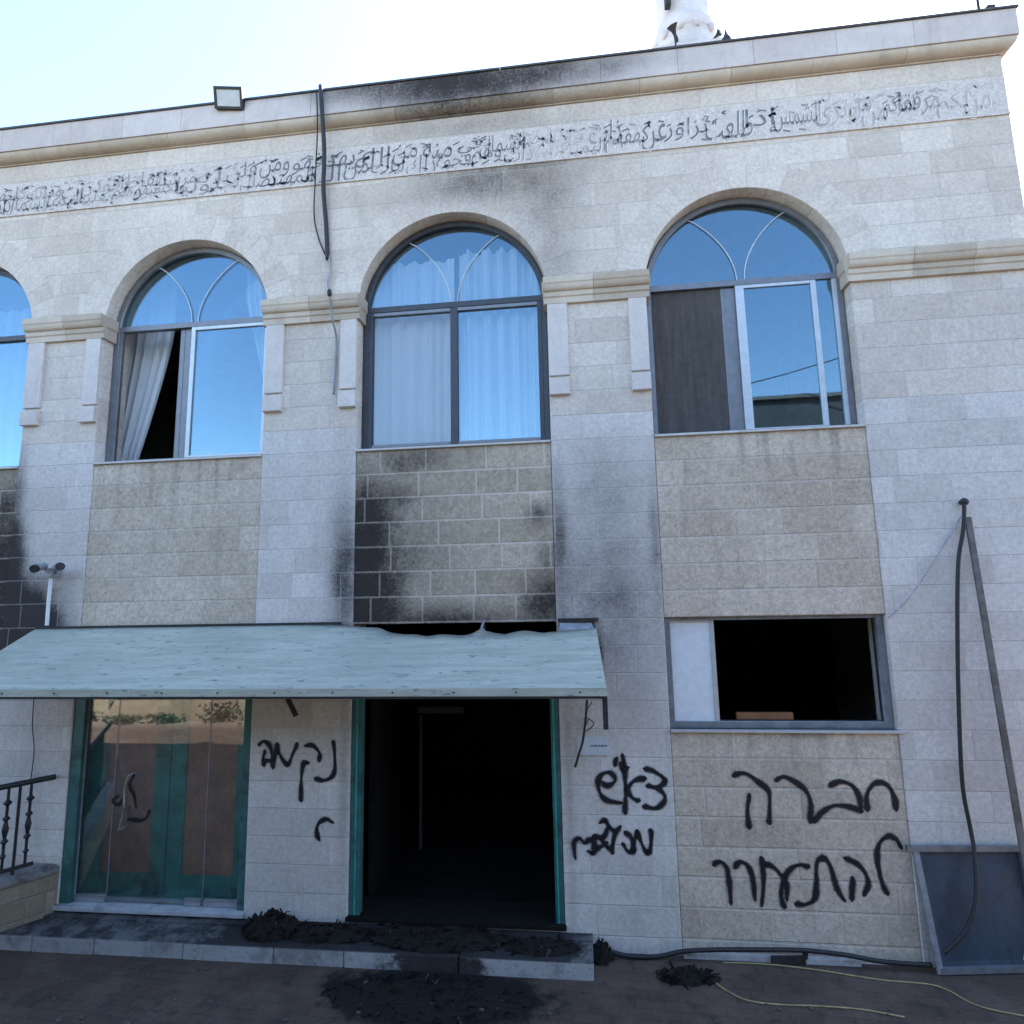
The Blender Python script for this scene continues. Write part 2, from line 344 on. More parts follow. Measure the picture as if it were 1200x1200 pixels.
def mat_ground():
    n = NT('dark_paving'); p, x, y, z, isl = n.pos()
    br = n.node('ShaderNodeTexBrick'); mp = n.node('ShaderNodeMapping'); mp.inputs['Rotation'].default_value[2] = .06
    ns = n.node('ShaderNodeTexNoise'); ns.inputs['Scale'].default_value = 5; n.l.new(p, ns.inputs['Vector'])
    va = n.node('ShaderNodeVectorMath', operation='MULTIPLY_ADD'); n.l.new(ns.outputs['Color'], va.inputs[0]); va.inputs[1].default_value = (.03, .03, 0); n.l.new(p, va.inputs[2])
    n.l.new(va.outputs[0], mp.inputs[0]); n.l.new(mp.outputs[0], br.inputs['Vector'])
    br.inputs['Scale'].default_value = 1; br.inputs['Brick Width'].default_value = .2; br.inputs['Row Height'].default_value = .1; br.inputs['Mortar Size'].default_value = .007
    br.inputs['Mortar Smooth'].default_value = .5
    br.inputs['Color1'].default_value = (.078, .053, .042, 1); br.inputs['Color2'].default_value = (.098, .068, .053, 1); br.inputs['Mortar'].default_value = (.074, .051, .041, 1)
    c = br.outputs['Color']
    c = n.mix(n.M('MULTIPLY', n.step(n.noise(1.6, 6, .7), .45, .62), .6), c, (.140, .098, .076))
    c = n.mix(n.M('MULTIPLY', n.step(n.noise(5, 6, .75), .52, .66), .6), c, (.030, .023, .021))
    c = n.mix(n.M('MULTIPLY', n.step(n.noise(60, 4, .7), .6, .7), .5), c, (.17, .14, .125))
    # ash and char washed out of the burnt doorway
    dx = n.M('DIVIDE', n.M('SUBTRACT', x, -1.15), 1.0); dy = n.M('DIVIDE', n.M('SUBTRACT', y, -.62), .42)
    r2 = n.M('ADD', n.M('MULTIPLY', dx, dx), n.M('MULTIPLY', dy, dy))
    s_ = n.M('ADD', n.M('POWER', 2.718, n.M('MULTIPLY', r2, -1.0)), n.M('MULTIPLY', n.M('SUBTRACT', n.noise(5, 6, .75), .5), .9))
    c = n.mix(n.step(s_, .38, .62), c, (.010, .009, .009))
    h = n.M('ADD', n.M('MULTIPLY', br.outputs['Fac'], -.3), n.noise(45, 5, .7)); n.bump(h, .012, .9)
    far = n.step(y, -7.5, -9.0); c = n.mix(far, c, (.24, .205, .165))    # pale gravel yard beyond the paving
    return n.fin(c, .85, spec=.3)
M['ground'] = mat_ground()
def mat_platform():
    n = NT('grey_step_stone'); p, x, y, z, isl = n.pos()
    c = n.mix(isl, (.30, .29, .29), (.42, .41, .40))
    c = n.mix(n.M('MULTIPLY', n.step(n.noise(4, 6, .7), .45, .62), .6), c, (.15, .14, .14))
    c = n.mix(n.M('MULTIPLY', n.step(n.noise(30, 4, .7), .56, .66), .5), c, (.10, .095, .095))
    # char tracked over the tread in front of the burnt door
    top = n.step(z, .104, .118); 
    sx = n.M('POWER', 2.718, n.M('MULTIPLY', n.M('POWER', n.M('ABSOLUTE', n.M('DIVIDE', n.M('SUBTRACT', x, -1.55), 1.5)), 2.0), -1.0))
    s_ = n.M('ADD', n.M('MULTIPLY', sx, 1.15), n.M('MULTIPLY', n.M('SUBTRACT', n.noise(4.5, 6, .75), .5), .9))
    fr = n.M('POWER', 2.718, n.M('MULTIPLY', n.M('POWER', n.M('ABSOLUTE', n.M('DIVIDE', n.M('SUBTRACT', x, -1.2), .5)), 2.0), -1.0))
    f = n.M('MAXIMUM', n.M('MULTIPLY', top, n.M('ADD', n.step(s_, .35, .75), n.M('ADD', .62, n.M('MULTIPLY', n.step(n.noise(6, 5, .7), .4, .6), .35)), clamp=True)), n.step(n.M('ADD', fr, n.M('MULTIPLY', n.M('SUBTRACT', n.noise(7, 5, .75), .5), 1.0)), .45, .75))
    c = n.mix(n.M('MULTIPLY', f, .93), c, (.014, .013, .014))
    n.bump(n.noise(40, 5, .7), .01, .7)
    return n.fin(c, .85, spec=.3)
M['platform'] = mat_platform()
M['marble'] = simple('pale_threshold', (.46, .46, .47), .55, 0, .2, 8, dirt=((.15, .14, .14), .6))
M['lowwall'] = stone('rough_tan_wall', (.19, .155, .11), (.28, .23, .17), .16, .35, .012, (.22, .19, .15), .5, .8, pit=.5, stain=.4)
M['lowcap'] = simple('worn_cap_stone', (.20, .185, .18), .85, 0, .3, 8, bump=.006, dirt=((.04, .035, .035), .8))

# ------------------------------------------------------------------ the ground and the setting
bm = B(); bmesh.ops.create_grid(bm, x_segments=2, y_segments=2, size=150); struct(obj('ground', bm, M['ground']))

# ------------------------------------------------------------------ the mosque
LX, RXE, ZT, TH = -9.6, 3.89, 7.5, .35
bays = [(-7.3, -5.525), (-4.71, -2.965), (-2.045, -.235), (.668, 2.42)]
SPR, SILL, PB, LS, FLOOR = 5.57, 4.15, 2.57, 1.69, .15
mosque = thing('mosque', 'two storey pale limestone building with four arched upper windows, scorched walls and black graffiti', 'building')

def spline(cu, pts):
    s = cu.splines.new('POLY'); s.points.add(len(pts)-1); s.use_cyclic_u = True
    for i, p in enumerate(pts): s.points[i].co = (p[0], p[1], 0, 1)
def arch_pts(x0, x1, spr, zb, n=40, inset=0.0):
    x0 += inset; x1 -= inset
    cx, r = (x0+x1)/2, (x1-x0)/2
    return [(x0, zb), (x1, zb)] + [(cx + r*math.cos(math.pi*k/n), spr + r*math.sin(math.pi*k/n)) for k in range(n+1)]
def plate(name, outlines, y0, y1, mat, parent=None, bev=0.0):
    cu = bpy.data.curves.new(name, 'CURVE'); cu.dimensions = '2D'; cu.fill_mode = 'BOTH'; cu.extrude = (y1-y0)/2
    for o_ in outlines: spline(cu, o_)
    t = bpy.data.objects.new('tmp', cu); C.objects.link(t)
    t.rotation_euler = (rad(90), 0, 0); t.location = (0, (y0+y1)/2, 0)
    bpy.context.view_layer.update()
    me = bpy.data.meshes.new_from_object(t.evaluated_get(bpy.context.evaluated_depsgraph_get())); me.transform(t.matrix_world); me.name = name
    bpy.data.objects.remove(t); bpy.data.curves.remove(cu)
    bm_ = bmesh.new(); bm_.from_mesh(me); bmesh.ops.remove_doubles(bm_, verts=bm_.verts[:], dist=1e-5); bmesh.ops.recalc_face_normals(bm_, faces=bm_.faces[:]); bm_.to_mesh(me); bm_.free()
    me.materials.clear()
    o = link(name, me, mat, parent)
    if bev:
        b = o.modifiers.new('bevel', 'BEVEL'); b.width = bev; b.segments = 2; b.limit_method = 'ANGLE'; b.angle_limit = rad(50)
    return o

holes = [arch_pts(b0, b1, SPR, z) for (b0, b1), z in zip(bays, (PB, FLOOR, FLOOR, -.05))]
holes[3] = arch_pts(*bays[3], SPR, .001)
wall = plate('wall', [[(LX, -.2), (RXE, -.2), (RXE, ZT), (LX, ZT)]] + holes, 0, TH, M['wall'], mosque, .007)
# body behind the facade
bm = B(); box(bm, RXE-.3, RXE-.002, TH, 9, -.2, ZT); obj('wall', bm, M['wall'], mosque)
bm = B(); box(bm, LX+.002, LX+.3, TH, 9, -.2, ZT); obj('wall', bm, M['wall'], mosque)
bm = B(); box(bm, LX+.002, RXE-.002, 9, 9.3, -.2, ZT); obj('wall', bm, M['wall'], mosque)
bm = B(); box(bm, LX+.3, RXE-.3, TH, 9, 7.28, 7.48); obj('roof', bm, M['roof'], mosque)
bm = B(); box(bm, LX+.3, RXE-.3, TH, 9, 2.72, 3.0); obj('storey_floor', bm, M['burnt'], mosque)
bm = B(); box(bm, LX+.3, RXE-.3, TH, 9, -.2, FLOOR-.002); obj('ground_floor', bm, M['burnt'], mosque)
bm = B(); box(bm, LX+.3, RXE-.3, 5.2, 5.3, 3.0, 7.28); obj('partition', bm, M['room'], mosque)
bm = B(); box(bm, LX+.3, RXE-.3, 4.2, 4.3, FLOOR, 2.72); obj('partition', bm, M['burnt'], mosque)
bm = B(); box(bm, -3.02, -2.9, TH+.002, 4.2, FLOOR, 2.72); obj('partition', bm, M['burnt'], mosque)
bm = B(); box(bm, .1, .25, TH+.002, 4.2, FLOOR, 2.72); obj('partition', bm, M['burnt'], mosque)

# stone infill panels under the windows
def panel(b, z0, z1, label, y=.010, mk='panel'):
    bm = B(); box(bm, b[0]+.004, b[1]-.004, y, TH-.03, z0, z1, .004); o = obj('infill_panel', bm, M[mk], mosque); o['label'] = label
panel(bays[0], PB, SILL, 'sooty tan stone panel at the left edge')
panel(bays[1], PB, SILL, 'tan stone panel with dirty run-off streaks', mk='panel_plain')
panel(bays[2], PB, SILL, 'tan stone panel blackened by fire with pale mortar lines')
panel(bays[3], PB+.02, SILL, 'tan stone panel above the lower window', mk='panel_soft')
panel(bays[3], 0.002, LS, 'tan stone panel with two lines of black graffiti', mk='panel_soft')

# arches of voussoirs
for (b0, b1) in bays:
    bm = B(); cx, r = (b0+b1)/2, (b1-b0)/2; n = 19
    for k in range(n):
        a0 = math.pi*(k/n) + .0012; a1 = math.pi*((k+1)/n) - .0012; q = []
        for y in (-.0022, .03):
            ring = []
            for i in range(4):
                a = a0 + (a1-a0)*i/3; ring.append((a, r+.002)); 
            for i in range(4):
                a = a1 + (a0-a1)*i/3; ring.append((a, r+.27))
            q.append([bm.verts.new((cx+rr*math.cos(a), y, SPR+rr*math.sin(a))) for a, rr in ring])
        bm.faces.new(q[0]); bm.faces.new(q[1][::-1])
        for i in range(8): bm.faces.new((q[0][i], q[1][i], q[1][(i+1) % 8], q[0][(i+1) % 8]))
    obj('arch', bm, M['arch'], mosque)

# mouldings: profile of (outward, z) swept along x, in stones with fine joints
def moulding(name, x0, x1, prof, mat, parent, seg=.62, ret=None, ends=0.0):
    bm = B(); L = x1-x0; k = max(1, round(L/seg)); cuts = [x0 + L*i/k + (random.uniform(-.05, .05) if 0 < i < k else 0) for i in range(k+1)]
    for i in range(k):
        a, b = cuts[i]+.0015, cuts[i+1]-.0015
        last = (i == k-1) and ret is not None
        A = [bm.verts.new((a - (o*ends if i == 0 else 0), -o, z)) for o, z in prof]
        Bv = [bm.verts.new(((b + o) if last else b + (o*ends if i == k-1 else 0), -o, z)) for o, z in prof]
        nn = len(prof)
        for j in range(nn): bm.faces.new((A[j], A[(j+1) % nn], Bv[(j+1) % nn], Bv[j]))
        bm.faces.new(A[::-1])
        if not last: bm.faces.new(Bv)
        else:
            Cv = [bm.verts.new((b + o, ret, z)) for o, z in prof]
            for j in range(nn): bm.faces.new((Bv[j], Bv[(j+1) % nn], Cv[(j+1) % nn], Cv[j]))
            bm.faces.new(Cv)
    return obj(name, bm, mat, parent)
cprof = [(-.2, 7.502), (.012, 7.502), (.012, 7.515)] + [(.015+.078*math.sin(t*math.pi/2/8), 7.585-.07*math.cos(t*math.pi/2/8)) for t in range(9)] + [(.093, 7.597), (-.2, 7.597)]
moulding('cornice', LX, RXE-.002, cprof, M['tan'], mosque, .8, ret=9)
bprof = [(0.0, 7.455), (.022, 7.455), (.022, 7.478), (.03, 7.4985), (0.0, 7.4985)]
moulding('parapet', LX, RXE-.002, [(-.2, 7.5995), (.105, 7.5995), (.105, 7.855), (-.2, 7.855)], M['parapet'], mosque, .72, ret=9)
moulding('coping', LX, RXE-.002, [(-.24, 7.857), (.120, 7.857), (.120, 7.876), (-.24, 7.882)], M['coping'], mosque, 2.2, ret=9)
iz = 5.445
iprof = [(-.10, iz), (.030, iz), (.030, iz+.055), (.042, iz+.066), (.042, iz+.11)] + [(.046+.034*math.sin(t*math.pi/2/5), iz+.165-.055*math.cos(t*math.pi/2/5)) for t in range(6)] + [(.088, iz+.178), (.088, iz+.235), (-.10, iz+.238)]
piers = [(bays[0][1], bays[1][0]), (bays[1][1], bays[2][0]), (bays[2][1], bays[3][0])]
def ret_block(x0, x1, e):            # the same moulding returns into the window reveal: one L-shaped stone
    lo, hi = (x0-.014, x1) if e < 0 else (x0, x1+.014)
    pr = [(x0, iz), (x1, iz), (x1, iz+.11), (hi, iz+.13), (hi, iz+.238), (lo, iz+.238), (lo, iz+.13), (x0, iz+.11)]
    bm = B(); A = [bm.verts.new((x, .0005, z)) for x, z in pr]; Q = [bm.verts.new((x, .15, z)) for x, z in pr]
    bm.faces.new(A); bm.faces.new(Q[::-1])
    for i in range(8): bm.faces.new((A[i], Q[i], Q[(i+1) % 8], A[(i+1) % 8]))
    bmesh.ops.remove_doubles(bm, verts=bm.verts[:], dist=1e-5)
    obj('impost_return', bm, M['impost'], mosque)
for a, b in piers:
    ip = [(o if o > 0 else -.0005, z) for o, z in iprof]
    moulding('impost', a-.028, b+.028, ip, M['impost'], mosque, .5)
    # the same moulding returns into the window reveals
    for x0, x1, e in ((a-.03, a-.001, -1), (b+.001, b+.03, 1)): ret_block(x0, x1, e)
moulding('impost', bays[3][1]-.028, RXE-.002, [(o if o > 0 else -.0005, z) for o, z in iprof], M['impost'], mosque, .55, ret=9)
ret_block(bays[3][1]-.03, bays[3][1]-.001, -1)
# flat pilaster strips with foot blocks
for a, b in piers:
    for x0, x1 in ((a+.004, a+.185), (b-.165, b-.004)):
        bm = B(); box(bm, x0, x1, -.028, .02, 4.758, 5.444, .004); o = obj('pilaster_strip', bm, M['trim'], mosque)
        bm = B(); box(bm, x0-.002, x1+.002, -.046, .02, 4.575, 4.732, .005); obj('foot_block', bm, M['trim'], o)

# inscription band and carved writing
bm = B(); box(bm, LX+.01, RXE-.004, -.004, .02, 6.925, 7.285); box(bm, LX+.01, RXE-.004, -.014, .02, 6.905, 6.9235); obj('inscription_band', bm, M['band'], mosque)
FORMS = {'ا': ('FE8D', 'FE8E'), 'إ': ('FE87', 'FE88'), 'آ': ('FE81', 'FE82'), 'ة': ('FE93', 'FE94'), 'د': ('FEA9', 'FEAA'), 'ذ': ('FEAB', 'FEAC'),
         'ر': ('FEAD', 'FEAE'), 'ز': ('FEAF', 'FEB0'), 'و': ('FEED', 'FEEE'), 'ى': ('FEEF', 'FEF0')}
for ch, c0 in (('ب', 0xFE8F), ('ت', 0xFE95), ('ج', 0xFE9D), ('ح', 0xFEA1), ('ش', 0xFEB5), ('س', 0xFEB1), ('ض', 0xFEBD), ('ط', 0xFEC1), ('ظ', 0xFEC5), ('ع', 0xFEC9), ('غ', 0xFECD), ('ف', 0xFED1),
               ('ق', 0xFED5), ('ك', 0xFED9), ('ل', 0xFEDD), ('م', 0xFEE1), ('ن', 0xFEE5), ('ه', 0xFEE9), ('ي', 0xFEF1)):
    FORMS[ch] = tuple('%X' % (c0+i) for i in range(4))
def shape(wd):
    out = []
    for i, ch in enumerate(wd):
        prev = i > 0 and len(FORMS[wd[i-1]]) == 4
        nxt = i < len(wd)-1 and len(FORMS[ch]) == 4
        f = FORMS[ch]; k = (3 if nxt else 1) if prev else (2 if nxt else 0)
        out.append(chr(int(f[k], 16)))
    return ''.join(out[::-1])
def word_mesh(txt):
    cu = bpy.data.curves.new('w', 'FONT'); cu.body = txt; cu.size = 1; cu.offset = 0; cu.resolution_u = 3
    o = bpy.data.objects.new('w', cu); C.objects.link(o); bpy.context.view_layer.update()
    me = bpy.data.meshes.new_from_object(o.evaluated_get(bpy.context.evaluated_depsgraph_get()))
    bpy.data.objects.remove(o); bpy.data.curves.remove(cu); return me
words = [('وترى', 985, 44, 2), ('الشمس', 938, 50, 3), ('إذا', 895, 34, 2), ('طلعت', 857, 50, 0), ('تزاور', 806, 46, 2), ('عن', 768, 26, -6), ('كهفهم', 736, 46, -6), ('ذات', 711, 34, 12), ('من', 1030, 28, -10), ('أمركم'.replace('أ', 'ا'), 1060, 34, 0), ('مرفقا', 1084, 44, 4), ('لكم', 1124, 34, -4), ('من', 1154, 28, -8), ('من', 1014, 24, 8)]
run = 'اليمين وإذا غربت تقرضهم ذات الشمال وهم في فجوة منه ذلك من آيات الله من يهد الله فهو المهتد ومن يضلل فلن تجد له وليا مرشدا وتحسبهم ايقاظا وهم رقود ونقلبهم ذات اليمين وذات الشمال وكلبهم باسط'.split()
for i, wd in enumerate(run): words.append((wd, 684 - i*19.0, 15 + 5.2*len(wd), (-11, 9)[i % 2] + (i*7 % 5) - 2, .8))
let = bpy.data.meshes.new('carved_inscription'); lb = bmesh.new()
rl = random.Random(3)
for txt, u, wpx, dv, *kk in words:
    me = word_mesh(shape(txt)); xs = [v.co.x for v in me.vertices]; ys = [v.co.y for v in me.vertices]
    L, R_ = at(u - wpx/2*1.12, 180), at(u + wpx/2*1.12, 180); wx = abs(R_.x - L.x); cx = (L.x+R_.x)/2
    hgt = rl.uniform(.23, .30)*(kk[0] if kk else 1); sc = min(hgt/(max(ys)-min(ys)), .42*(kk[0] if kk else 1))
    zc = 7.085 + dv*.006
    sx = wx/(max(xs)-min(xs)); mx, my = (max(xs)+min(xs))/2, (max(ys)+min(ys))/2
    for v in me.vertices:
        x, y = v.co.x, v.co.y; v.co = (cx + (x-mx)*sx + (y-my)*sc*.08, -.0075, zc + (y-my)*sc)
    lb.from_mesh(me); bpy.data.meshes.remove(me)
    for _ in range(max(2, int(wpx/8))):            # vowel marks over and under the line
        px, pz = cx + rl.uniform(-.5, .5)*wx, rl.choice((7.21, 7.23, 7.20, 6.965, 7.15)); s = rl.uniform(.018, .036); k = rl.random()
        dxv = Vector((s, 0, s*.45 if k < .6 else -s*.3)); th = Vector((-.002, 0, .009))
        vsq = [lb.verts.new(Vector((px, -.0075, pz)) + q) for q in (-dxv-th, dxv-th, dxv+th, -dxv+th)]; lb.faces.new(vsq)
bmesh.ops.recalc_face_normals(lb, faces=lb.faces[:]); lb.to_mesh(let); lb.free()
link('carved_inscription', let, M['letters'], mosque)
edge = let.copy(); edge.materials.clear(); edge.transform(Matrix.Translation((.008, .0014, -.009))); link('letter_highlight', edge, simple('relief_highlight', (.76, .70, .66), .9, 0, .15), mosque)  # pale offset copy paints the lit edges of the letter relief

# ------------------------------------------------------------------ windows
WY = .165
def frame_arch(b, thick, y0, y1, mat, parent, name='window'):
    i1 = .012; o = arch_pts(b[0], b[1], SPR, SILL+.015, inset=i1); i = arch_pts(b[0], b[1], SPR, SILL+.015+thick, inset=i1+thick)
    return plate(name, [o, i], y0, y1, mat, parent)
TR = 5.60          # transom height
def bars(name, lst, mat, parent, y0=WY-.03, y1=WY+.03):
    for x0, x1, z0, z1 in lst:
        bm = B(); box(bm, x0, x1, y0, y1, z0, z1, .003); obj(name, bm, mat, parent)
def arch_pane(b, parent, mat=None):
    cx, r = (b[0]+b[1])/2, (b[1]-b[0])/2 - .05
    pts = [(cx-r, TR+.03)] + [(cx+r, TR+.03)] + [(cx+r*math.cos(math.pi*k/36), max(TR+.03, SPR+r*math.sin(math.pi*k/36))) for k in range(1, 36)]
    plate('arch_pane', [pts], WY-.003, WY+.003, M['glass'] if mat is None else mat, parent)
def muntins(b, parent):
    cx, r = (b[0]+b[1])/2, (b[1]-b[0])/2 - .05; bm = B()
    for s in (-1, 1):
        pts = [(cx + s*r*(.04 + .50*math.sin(t*math.pi/2)*(t**.8)), WY-.012, TR+.03 + (r-.10)*(1-(1-t)**1.6)*.88) for t in [k/14 for k in range(15)]]
        tube(bm, pts, .005, 6)
    obj('curved_muntin', bm, M['muntin'], parent)
def sill(b, parent):
    bm = B(); box(bm, b[0]+.003, b[1]-.003, -.018, WY+.05, SILL-.002, SILL+.017, .003); obj('window_sill', bm, M['sill'], parent)
def pane(x0, x1, z0, z1, parent, y=WY, mat=None):
    bm = B(); box(bm, x0, x1, y-.003, y+.003, z0, z1); obj('pane', bm, mat or M['glass'], parent)
zb, zt = SILL+.06, TR-.03
wins = []
for k, b in enumerate(bays):
    fm = (M['dark_alu'], M['alu'], M['dark_alu'], M['alu'])[k]
    wdw = frame_arch(b, .045, WY-.035, WY+.035, fm, mosque); wins.append(wdw)
    bars('transom', [(b[0]+.057, b[1]-.057, TR-.028, TR+.028)], fm, wdw); sill(b, wdw); arch_pane(b, wdw)
    if k: muntins(b, wdw)
wins[0]['label'] = 'arched window cut off by the left edge'
wins[1]['label'] = 'arched window with its left sash slid open'
wins[2]['label'] = 'arched window closed with sheer curtain above the burnt panel'
wins[3]['label'] = 'arched window with dark screen and narrow side pane'
X = lambda u, v=450: at(u, v, WY).x
# left edge window
b = bays[0]; bars('sash', [(-6.45, -6.39, zb-.01, zt)], M['dark_alu'], wins[0]); pane(b[0]+.057, b[1]-.057, zb, zt, wins[0])
# second: left half open, sash slid behind the right one
b = bays[1]; x1, x2 = X(208), X(228)
bars('sash', [(x1, x1+.05, zb-.01, zt), (x1+.053, x1+.115, zb-.01, zt)], M['alu'], wins[1], WY+.005, WY+.045)
bars('sash', [(x2-.045, x2+.0, zb-.01, zt), (b[1]-.10, b[1]-.058, zb-.01, zt), (x2, b[1]-.10, zb-.01, zb+.02), (x2, b[1]-.10, zt-.035, zt)], M['light_alu'], wins[1], WY-.03, WY+.003)
pane(x2, b[1]-.10, zb+.02, zt-.035, wins[1], WY-.012)
bars('sash', [(b[0]+.058, b[0]+.10, zb-.01, zt)], M['alu'], wins[1], WY-.03, WY+.003)
# third: two closed sashes
b = bays[2]; xm = X(533)
bars('sash', [(xm-.035, xm+.035, zb-.01, zt), (b[0]+.058, b[0]+.10, zb-.01, zt), (b[1]-.10, b[1]-.058, zb-.01, zt)], M['dark_alu'], wins[2])
bars('sash_rail', [(b[0]+.10, xm-.035, zb-.01, zb+.03), (xm+.035, b[1]-.10, zb-.01, zb+.03), (b[0]+.10, xm-.035, zt-.035, zt), (xm+.035, b[1]-.10, zt-.035, zt)], M['alu'], wins[2], WY-.025, WY+.025)
pane(b[0]+.10, xm-.035, zb+.03, zt-.035, wins[2], WY, mat_glass('pale_filmed_glass', (.90, .91, .92), .10, .25, (.55, .62, .68))); pane(xm+.035, b[1]-.10, zb+.03, zt-.035, wins[2])
# fourth: screen, sash, wide pane, narrow pane
b = bays[3]; xa, xb_, xc = X(852), X(873), X(962)
bm = B(); box(bm, b[0]+.058, xa, WY+.004, WY+.010, zb, zt); obj('insect_screen', bm, M['screen'], wins[3])
bars('sash', [(xa, xa+.035, zb-.01, zt), (xa+.035, xb_-.03, zb+.0, zt-.002), ], M['alu'], wins[3], WY+.0, WY+.04)
bars('sash', [(xb_-.03, xb_+.045, zb-.01, zt), (xc-.02, xc+.028, zb-.01, zt), (b[1]-.095, b[1]-.058, zb-.01, zt), (xb_+.045, xc-.02, zt-.03, zt), (xb_+.045, xc-.02, zb-.01, zb+.01)], M['light_alu'], wins[3], WY-.03, WY-.002)
pane(xb_+.045, xc-.02, zb+.01, zt-.03, wins[3], WY-.015); pane(xc+.028, b[1]-.095, zb, zt, wins[3], WY-.012)

# lower window
zl0, zl1 = LS, PB+.02; b = bays[3]
lw = plate('window', [[(b[0]+.004, zl0+.002), (b[1]-.004, zl0+.002), (b[1]-.004, zl1-.002), (b[0]+.004, zl1-.002)], [(b[0]+.05, zl0+.05), (b[1]-.06, zl0+.05), (b[1]-.06, zl1-.03), (b[0]+.05, zl1-.03)]], .05, .14, M['greymetal'], mosque)
lw['label'] = 'wide low window with a white sliding pane and black gap'
bm = B(); box(bm, b[0]+.05, X(834, 790)-.01, .085, .105, zl0+.05, zl1-.03); obj('white_pane', bm, M['white'], lw)
bars('sash', [(X(834, 790)-.01, X(834, 790)+.025, zl0+.05, zl1-.03)], M['light_alu'], lw, .075, .125)
bm = B(); box(bm, b[0]+.002, b[1]+.03, -.022, .05, zl0-.022, zl0+.0, .003); obj('window_sill', bm, M['light_alu'], lw)
o = tag(obj('wooden_board', (lambda q: (box(q, at(862, 840, .4).x, at(928, 840, .4).x, .36, .40, 1.70, 1.755), q)[1])(B()), M['orange']), 'orange brown wooden board lying inside the low black window', 'board')

# curtains inside
def curtain(label, xl, xr, z0, z1, y, folds, amp=.022, group='curtains behind the arched windows'):
    bm = B(); nx, nz = 90, 14; g = []
    for j in range(nz+1):
        t = j/nz; z = z1 + (z0-z1)*t; row = []
        a, c = xl(t), xr(t)
        for i in range(nx+1):
            s = i/nx; ph = s*folds*2*math.pi
            row.append(bm.verts.new((a+(c-a)*s, y + amp*math.sin(ph+.6*math.sin(ph*.37+t)) + amp*.5*math.sin(ph*2.3+1), z)))
        g.append(row)
    for j in range(nz):
        for i in range(nx): bm.faces.new((g[j][i], g[j][i+1], g[j+1][i+1], g[j+1][i]))
    return tag(obj('curtain', bm, M['curtain'], None, True), label, 'curtain', group)
cst = lambda v: (lambda t: v)
CY = .29
b = bays[1]
curtain('gathered white curtain at the left of the open arched window', cst(b[0]-.34), lambda t: b[0]+.40 - .36*max(0, t-.30)**1.2/.66 if t < .93 else b[0]+.04, SILL+.02, 6.35, .48, 6, .03)
curtain('white curtain swept to the right of the open arched window', lambda t: b[1]-.42 + .36*max(0, t-.25)/.75, cst(b[1]+.05), SILL+.35, 6.38, CY, 5, .03)
b = bays[2]
curtain('wide sheer curtain in the window above the burnt panel, left half', cst(b[0]-.05), cst(-1.16), SILL+.0, 6.16, CY, 5, .03)
curtain('wide sheer curtain in the window above the burnt panel, right half', cst(-1.12), cst(b[1]+.06), SILL+.0, 6.22, CY, 6, .05)
b = bays[0]
curtain('pale curtain in the arched window cut by the left edge', cst(-6.6), cst(b[1]+.05), SILL, 6.0, CY, 6, .02)

# ------------------------------------------------------------------ doors
# glazed double door
b = bays[1]; x0, x1 = b[0], b[1]; zt_ = PB - .002
df = plate('door', [[(x0+.003, FLOOR+.035), (x0+.11, FLOOR+.035), (x0+.11, zt_-.06), (x1-.07, zt_-.06), (x1-.07, FLOOR+.035), (x1-.003, FLOOR+.035), (x1-.003, zt_), (x0+.003, zt_)]], .012, .10, M['teal_pale'], mosque)
# an open bottom is cut flat with the threshold
df['label'] = 'teal double door with brown panels behind glass'
for a, c in ((x0+.003, x0+.105), (x1-.065, x1-.003)): bm = B(); box(bm, a, c, .102, .33, FLOOR+.036, zt_); obj('jamb', bm, M['teal'], df)
bm = B(); box(bm, x0-.02, x1+.02, -.05, .34, FLOOR+.0015, FLOOR+.034, .005); obj('threshold', bm, M['marble'], df)
dy = .125; zd0 = FLOOR+.04; xm = (x0+x1)/2 + .04
for s, (a, c) in enumerate(((x0+.11, xm-.006), (xm+.006, x1-.07))):
    bm = B(); st = .16 if s == 0 else .15
    box(bm, a, a+(.17 if s == 0 else .15), dy, dy+.045, zd0, zt_-.065, .004); box(bm, c-(.15 if s == 0 else .12), c, dy, dy+.045, zd0, zt_-.065, .004)
    la, lc = a+(.17 if s == 0 else .15), c-(.15 if s == 0 else .12)
    box(bm, la+.001, lc-.001, dy, dy+.045, zd0, zd0+.21, .004); box(bm, la+.001, lc-.001, dy, dy+.045, zt_-.25, zt_-.065, .004)
    leaf = obj('door_leaf', bm, M['teal'], df)
    bm = B(); box(bm, la+.001, lc-.001, dy+.012, dy+.035, zd0+.211, zt_-.251); obj('brown_panel', bm, M['brown'], df)
gx = [x0+.112, at(133, 940, .06).x, at(243, 940, .06).x, x1-.072]
for i in range(3):
    bm = B(); box(bm, gx[i]+.003, gx[i+1]-.003, .055, .063, zd0+.005, zt_-.07); obj('glass_leaf', bm, M['door_glass'], df)
for a, c, e, f_ in [(gx[i]-.0028, gx[i]+.0028,   .053, .065) for i in (1, 2)] + [(gx[0]-.002, gx[0]+.012, .048, .054), (gx[3]-.012, gx[3]+.002, .048, .054)]:
    bm = B(); box(bm, a, c, e, f_, zd0+.001, zt_-.075); obj('glass_edge', bm, M['palemetal'], df)
for a, c in ((gx[0]+.01, gx[1]-.01), (gx[2]-.16, gx[2]-.01), (gx[2]+.02, gx[3]-.01)):
    bm = B(); box(bm, a, c, .044, .074, zd0-.002, zd0+.055, .003); obj('floor_clamp', bm, M['steel'], df)
hp = [at(u, v, .02) for u, v in ((151, 909), (146, 925), (145, 945), (143, 957), (139, 973))]
bm = B(); tube(bm, smooth_pts(hp, 5), .008, 8); 
for e in (0, -1): tube(bm, [hp[e], hp[e] + Vector((0, .042, 0))], .007, 6)
